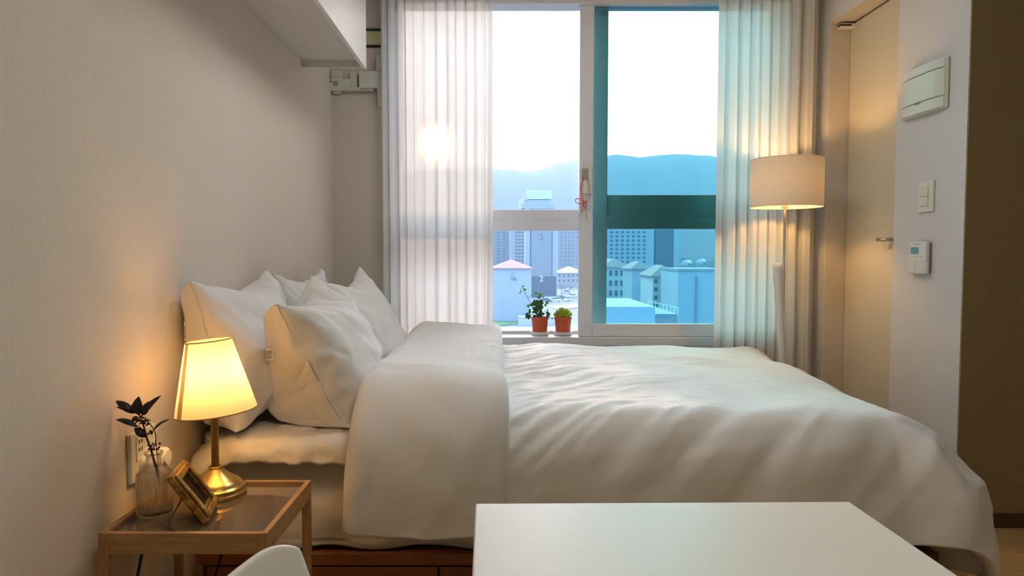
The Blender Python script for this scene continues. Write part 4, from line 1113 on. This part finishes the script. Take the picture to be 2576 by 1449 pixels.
obj('parapet', B(a.x-.2, b_.x, 149.7, 166.2, a.z, a.z+.5), X_['panel'], t_)
t_, a, b_ = block('flat_roof_building', 'low flat-roofed building with roof railing in the teal glass', 1500, 1648, 772, 70, 14, X_['wallpale'])
block('flat_roof_building', 'lower grey flat roof beside the blank white wall', 1648, 1704, 790, 80, 14, X_['panel'])
bm = bmesh.new(); p0 = R(1630, 773, Y=76); p1 = R(1706, 790, Y=76)
for q in range(9):
    p = p0.lerp(p1, q/8); tube(bm, [p+Vector((0, 0, -.2)), p+Vector((0, 0, .7))], .03, 6)
tube(bm, [p0+Vector((0, 0, .7)), p1+Vector((0, 0, .7))], .03, 6)
o_ = obj('roof_railing', bm, X_['white'], None); tag(o_, 'thin white railing along the low flat roof', 'railing')
# gardens, road, lawn
def patch(name, label, cat, pts, z, m, kind=None, th=.15):
    bm = bmesh.new(); ps = [R(x, y, Z=z) for x, y in pts]; top = [bm.verts.new(p) for p in ps]; lo = [bm.verts.new(p-Vector((0, 0, th))) for p in ps]
    bm.faces.new(top); bm.faces.new(lo[::-1])
    for k in range(len(ps)): bm.faces.new((top[k], lo[k], lo[(k+1) % len(ps)], top[(k+1) % len(ps)]))
    o = obj(name, bm, m, None); tag(o, label, cat, None, kind); return o
patch('lawn', 'small green lawn below the block numbered 105', 'lawn', [(1225, 803), (1290, 797), (1312, 800), (1312, 812), (1270, 818), (1225, 818)], E_GROUND+.2, X_['grass'], 'structure')
patch('snow_patch', 'strip of snow on the ground in front of the lawn', 'snow', [(1200, 826), (1310, 822), (1460, 820), (1470, 850), (1200, 850)], E_GROUND+.15, X_['snow'], 'stuff')
patch('road', 'pale curving road behind the sill plants', 'road', [(1380, 770), (1480, 762), (1560, 762), (1560, 775), (1480, 772), (1400, 778)], E_GROUND+.25, X_['concrete'], 'structure')
bm = bmesh.new(); exbox(bm, 1304, 1345, 797, 812, 174, .4, E_GROUND); exbox(bm, 1345, 1410, 801, 812, 174, .4, E_GROUND); exbox(bm, 1304, 1410, 797, 798.5, 173.8, 3, None)
o_ = obj('garden_wall', bm, X_['concrete'], None); tag(o_, 'low cream garden wall beside the lawn', 'garden wall')
# cars
def car(px, py, m, rot_, label):
    p = R(px, py, Z=E_GROUND+.26); t_ = T('parked_car', label, 'car', p, 'cars parked by the grey tower base')
    t_.rotation_euler = (0, 0, rot_)
    O = Vector(p)
    def bb(x0, x1, y0, y1, z0, z1, ins=0):
        bm = bmesh.new(); v = box(bm, x0, x1, y0, y1, z0, z1)
        for q in v[4:]: q.co.x -= math.copysign(ins, q.co.x); q.co.y -= math.copysign(ins*.4, q.co.y)
        bmesh.ops.translate(bm, verts=bm.verts, vec=O); return bm
    obj('car_body', bb(-2.2, 2.2, -.9, .9, .3, .9, .12), m, t_, bevel=.1); obj('car_cabin', bb(-1.4, 1.3, -.8, .8, .9, 1.45, .4), X_['win'], t_, bevel=.08)
    for wx_ in (-1.35, 1.35):
        for wy in (-.85, .75):
            bm = bmesh.new(); tube(bm, [O+Vector((wx_, wy, .32)), O+Vector((wx_, wy+.15, .32))], .32, 12); obj('wheel', bm, X_['line'], t_)
for k, (px, py, m_, r_) in enumerate([(1384, 752, 'carw', .2), (1372, 759, 'card', .1), (1397, 758, 'carw', 0), (1412, 752, 'card', 1.2), (1428, 756, 'carw', 1.1), (1440, 748, 'carw', .8), (1424, 738, 'carw', .3), (1436, 730, 'carw', .2)]):
    car(px, py, X_[m_], r_, 'small parked car in the street beyond the ivy and the window stile')
# utility pole with wires
pp = R(1290, 792, Z=E_GROUND); pt = R(1290, 718, Y=pp.y)
up_ = T('utility_pole', 'thin utility pole in front of the block numbered 105', 'pole', pp)
bm = bmesh.new(); tube(bm, [pp, pt], .14, 8); obj('pole', bm, X_['pole'], up_)
bm = bmesh.new(); tube(bm, [pt+Vector((-1.2, 0, -.6)), pt+Vector((.3, 0, -.6))], .07, 6); tube(bm, [pt+Vector((-.5, 0, -1.8)), pt+Vector((.8, 0, -1.9))], .2, 6); obj('crossarm', bm, X_['pole'], up_)
bm = bmesh.new()
for dz in (-.6, -1.9): tube(bm, [pt+Vector((0, 0, dz)), R(1240, 745-dz*3, Y=pp.y), R(1190, 742, Y=pp.y-20)], .03, 5)
obj('wire', bm, X_['line'], up_)
# bare trees
def bare_tree(label, px, pyb, h, seed, m=None):
    r2 = random.Random(seed); p = R(px, pyb, Z=E_GROUND); t_ = T('bare_tree', label, 'tree', p)
    bt_ = bmesh.new(); tube(bt_, [p, p+Vector((.1, 0, h*.4))], [.16, .10], 7); obj('trunk', bt_, X_['tree'], t_)
    bb = bmesh.new()
    def grow(q, d, L, r, n_):
        e = q + d*L; tube(bb, [q, e], [r, r*.6], 4, caps=False)
        if n_:
            for _ in range(3):
                nd = (d + Vector((r2.uniform(-.8, .8), r2.uniform(-.8, .8), r2.uniform(-.1, .5)))).normalized(); grow(e, nd, L*r2.uniform(.6, .85), r*.6, n_-1)
    for _ in range(4): grow(p+Vector((.1, 0, h*r2.uniform(.25, .4))), Vector((r2.uniform(-.6, .6), r2.uniform(-.5, .5), 1)).normalized(), h*.22, .05, 3)
    obj('branches', bb, X_['tree'], t_)
bare_tree('bare branching tree against the wall numbered 105', 1282, 793, 9, 3)
bare_tree('bare tree between the hipped-roof blocks, seen in teal glass', 1598, 816, 5, 5)
bare_tree('bare tree in front of the balconied block', 1556, 812, 6, 9)
bare_tree('bare tree beside the snow-roofed house', 1412, 745, 6, 11)
# hillside shrubs on the right
for k, (px, py, w_, h_) in enumerate([(1722, 655, 5, 9), (1760, 660, 5, 8), (1800, 652, 5, 9)]):
    bm = bmesh.new(); p = R(px, py+25, Y=420+k*30); p.z = E_GROUND+4
    bmesh.ops.create_icosphere(bm, subdivisions=4, radius=1)
    for v in bm.verts:
        k_ = 1+.35*noise.noise(v.co*2.5+Vector((px, 0, 0))); v.co = Vector((v.co.x*w_*k_, v.co.y*8*k_, max(-.2, v.co.z)*h_*1.3*k_)) + p
    o_ = obj('tree_clump', bm, X_['evergreen'], None, smooth=False); tag(o_, ['rounded dark tree clump on the slope, closest to the dark end wall', 'rounded dark tree clump on the slope, middle one of three', 'rounded dark tree clump on the slope, closest to the lamp curtain'][k], 'trees')
for k, (px, py) in enumerate([(1738, 655), (1775, 652)]):
    p = R(px, py, Y=330+k*25); t2 = T('greenhouse', ['long white greenhouse nearer the dark end wall', 'long white greenhouse nearer the lamp curtain'][k], 'greenhouse', (p.x, 335+k*25, E_GROUND))
    bm = bmesh.new(); tube(bm, [(p.x-3, 330+k*25, p.z-1.5), (p.x+3, 345+k*25, p.z-1.5)], 1.6, 16); obj('cover', bm, X_['snow'], t2, smooth=True)
    obj('base_block', B(p.x-3, p.x+3, 331+k*25, 344+k*25, E_GROUND, p.z-1.4), X_['panel'], t2)
# hills
def hill(name, pts, Y, base_py, seed, depth):
    bm = bmesh.new(); nx, ny = 220, 24
    xs_ = [p[0] for p in pts]
    def ridge(px):
        for (x0, y0_), (x1, y1_) in zip(pts, pts[1:]):
            if x0 <= px <= x1:
                s = (px-x0)/(x1-x0); s = s*s*(3-2*s)*.5+s*.5; return y0_+(y1_-y0_)*s
        return pts[-1][1]
    g = []
    for i in range(nx+1):
        px = xs_[0]+(xs_[-1]-xs_[0])*i/nx; py = ridge(px) - 1.5*N(px*.2, seed) - 1.2*N(px*.6, seed)
        top = R(px, py, Y=Y); row = []
        for k in range(ny+1):
            t_ = k/ny
            z = E_GROUND + (top.z-E_GROUND)*(math.sin(PI*t_/1.4) if t_ < .7 else math.cos((t_-.7)/.3*PI/2*.8))
            rough = 8*N(top.x*.02, t_*6, seed) + 3*N(top.x*.09, t_*22, seed)
            y = Y + (t_-.7)*depth + rough*3
            row.append(bm.verts.new((top.x*(y/Y)**0, y, z + (rough if .02 < t_ < .66 else 0))))
        g.append(row)
    for i in range(nx):
        for k in range(ny): bm.faces.new((g[i][k], g[i+1][k], g[i+1][k+1], g[i][k+1]))
    return struct(name, bm, X_['hill'], smooth=False)
hill('hill_ridge', [(200, 520), (700, 470), (1000, 440), (1180, 430), (1245, 434), (1300, 433), (1335, 438), (1370, 430), (1400, 421), (1430, 416), (1455, 412), (1500, 404), (1540, 400), (1575, 406), (1610, 402), (1660, 399), (1700, 398), (1735, 396), (1760, 403), (1790, 415), (1850, 440), (1950, 470), (2200, 500), (2500, 530)], 1500, 0, 2.2, 900)
p = R(1668, 399, Y=1490); bm = bmesh.new(); tube(bm, [p-Vector((0, 0, 8)), p+Vector((0, 0, 11))], .9, 6); o_ = obj('radio_mast', bm, X_['pole'], None); tag(o_, 'thin radio mast on the ridge of the distant hill', 'mast')
# haze in the valley air
hz = bpy.data.materials.new('valley_haze'); hz.use_nodes = True; n = hz.node_tree.nodes; l = hz.node_tree.links; n.remove(n['Principled BSDF'])
vs_ = n.new('ShaderNodeVolumeScatter'); vs_.inputs['Density'].default_value = .0009; vs_.inputs['Color'].default_value = (.44, .58, .70, 1); vs_.inputs['Anisotropy'].default_value = 0
va_ = n.new('ShaderNodeVolumeAbsorption'); va_.inputs['Density'].default_value = .0007; va_.inputs['Color'].default_value = (.2, .24, .28, 1)
ad_ = n.new('ShaderNodeAddShader'); l.new(vs_.outputs[0], ad_.inputs[0]); l.new(va_.outputs[0], ad_.inputs[1])
l.new(ad_.outputs[0], n['Material Output'].inputs['Volume'])
o_ = obj('valley_haze', B(-1400, 1400, 40, 1850, E_GROUND-.5, 330), hz, None); tag(o_, 'pale blue winter haze in the valley outside', 'haze', None, 'stuff')

# ------------------------------------------------------------------ sky and sun
SD = (R(1100, 362, Y=1) - Vector((0, 0, CZ))).normalized()
w = bpy.data.worlds.new('world'); w.cycles.sampling_method = 'MANUAL'; w.cycles.sample_map_resolution = 1024; sc.world = w; w.use_nodes = True; n = w.node_tree.nodes; l = w.node_tree.links
bg = n['Background']; tc = n.new('ShaderNodeTexCoord')
dot = n.new('ShaderNodeVectorMath'); dot.operation = 'DOT_PRODUCT'; dot.inputs[1].default_value = SD
nrmz = n.new('ShaderNodeVectorMath'); nrmz.operation = 'NORMALIZE'
l.new(tc.outputs['Generated'], nrmz.inputs[0]); l.new(nrmz.outputs[0], dot.inputs[0])
def mth(op, a, b_=None, clamp=False):
    m_ = n.new('ShaderNodeMath'); m_.operation = op; m_.use_clamp = clamp
    for i, v in enumerate((a, b_)):
        if v is None: continue
        if isinstance(v, (int, float)): m_.inputs[i].default_value = v
        else: l.new(v, m_.inputs[i])
    return m_.outputs[0]
d01 = mth('MULTIPLY', mth('ADD', dot.outputs['Value'], 1.0), .5)
def scaled(col, fac):
    v = n.new('ShaderNodeVectorMath'); v.operation = 'SCALE'; v.inputs[0].default_value = col; l.new(fac, v.inputs['Scale']); return v.outputs[0]
def vadd(a, b_):
    v = n.new('ShaderNodeVectorMath'); v.operation = 'ADD'; l.new(a, v.inputs[0]); l.new(b_, v.inputs[1]); return v.outputs[0]
wide = mth('POWER', d01, 5.0); mid = mth('POWER', mth('MAXIMUM', dot.outputs['Value'], 0.0), 60.0); core = mth('POWER', mth('MAXIMUM', dot.outputs['Value'], 0.0), 11000.0)
one = mth('ADD', mth('MULTIPLY', d01, 0.0), 1.0)
sky = vadd(vadd(scaled((.9, 1.7, 2.9), one), scaled((11.3, 11.4, 11.8), wide)), vadd(scaled((2.2, 1.6, 1.0), mid), scaled((2600, 1100, 320), core)))
l.new(sky, bg.inputs['Color']); bg.inputs['Strength'].default_value = 1.0
sun = bpy.data.lights.new('sun', 'SUN'); so_ = bpy.data.objects.new('sun', sun); C.objects.link(so_)
sun.energy = 4.0; sun.color = (1, .80, .58); sun.angle = math.radians(1.0)
so_.rotation_euler = (-SD).to_track_quat('-Z', 'Y').to_euler(); so_.location = (-3, 30, 8)

# ------------------------------------------------------------------ fill lamps added out of view to brighten the room
def added_fill_lamp(label, x, y, half, col, e):
    cl = T('added_fill_lamp', label, 'lamp', (x, y, CEIL-.08))
    obj('mount', B(x-half, x+half, y-half, y+half, CEIL-.03, CEIL-.001), M['plastic_w'], cl, bevel=.004)
    obj('diffuser', B(x-half+.01, x+half-.01, y-half+.01, y+half-.01, CEIL-.075, CEIL-.03), bulb_mat('fill_lamp_diffuser', col, e), cl, bevel=.012, seg=3)
added_fill_lamp('added square fill lamp on the ceiling over the bed', .15, 2.5, .25, (1.0, .97, .93), 5.5)
added_fill_lamp('added square fill lamp on the ceiling over the desk', .5, .2, .25, (1, .86, .66), 6)

# ------------------------------------------------------------------ render look
sc.view_settings.view_transform = 'Standard'; sc.view_settings.look = 'None'; sc.view_settings.gamma = 1; sc.view_settings.use_curve_mapping = False
sc.view_settings.exposure = 0.98
cy = sc.cycles
cy.max_bounces = 9; cy.diffuse_bounces = 3; cy.glossy_bounces = 3; cy.transmission_bounces = 9; cy.transparent_max_bounces = 16; cy.volume_bounces = 0
cy.use_denoising = True; cy.use_adaptive_sampling = True; cy.adaptive_threshold = .035; cy.caustics_reflective = False; cy.caustics_refractive = False
cy.sample_clamp_indirect = 6
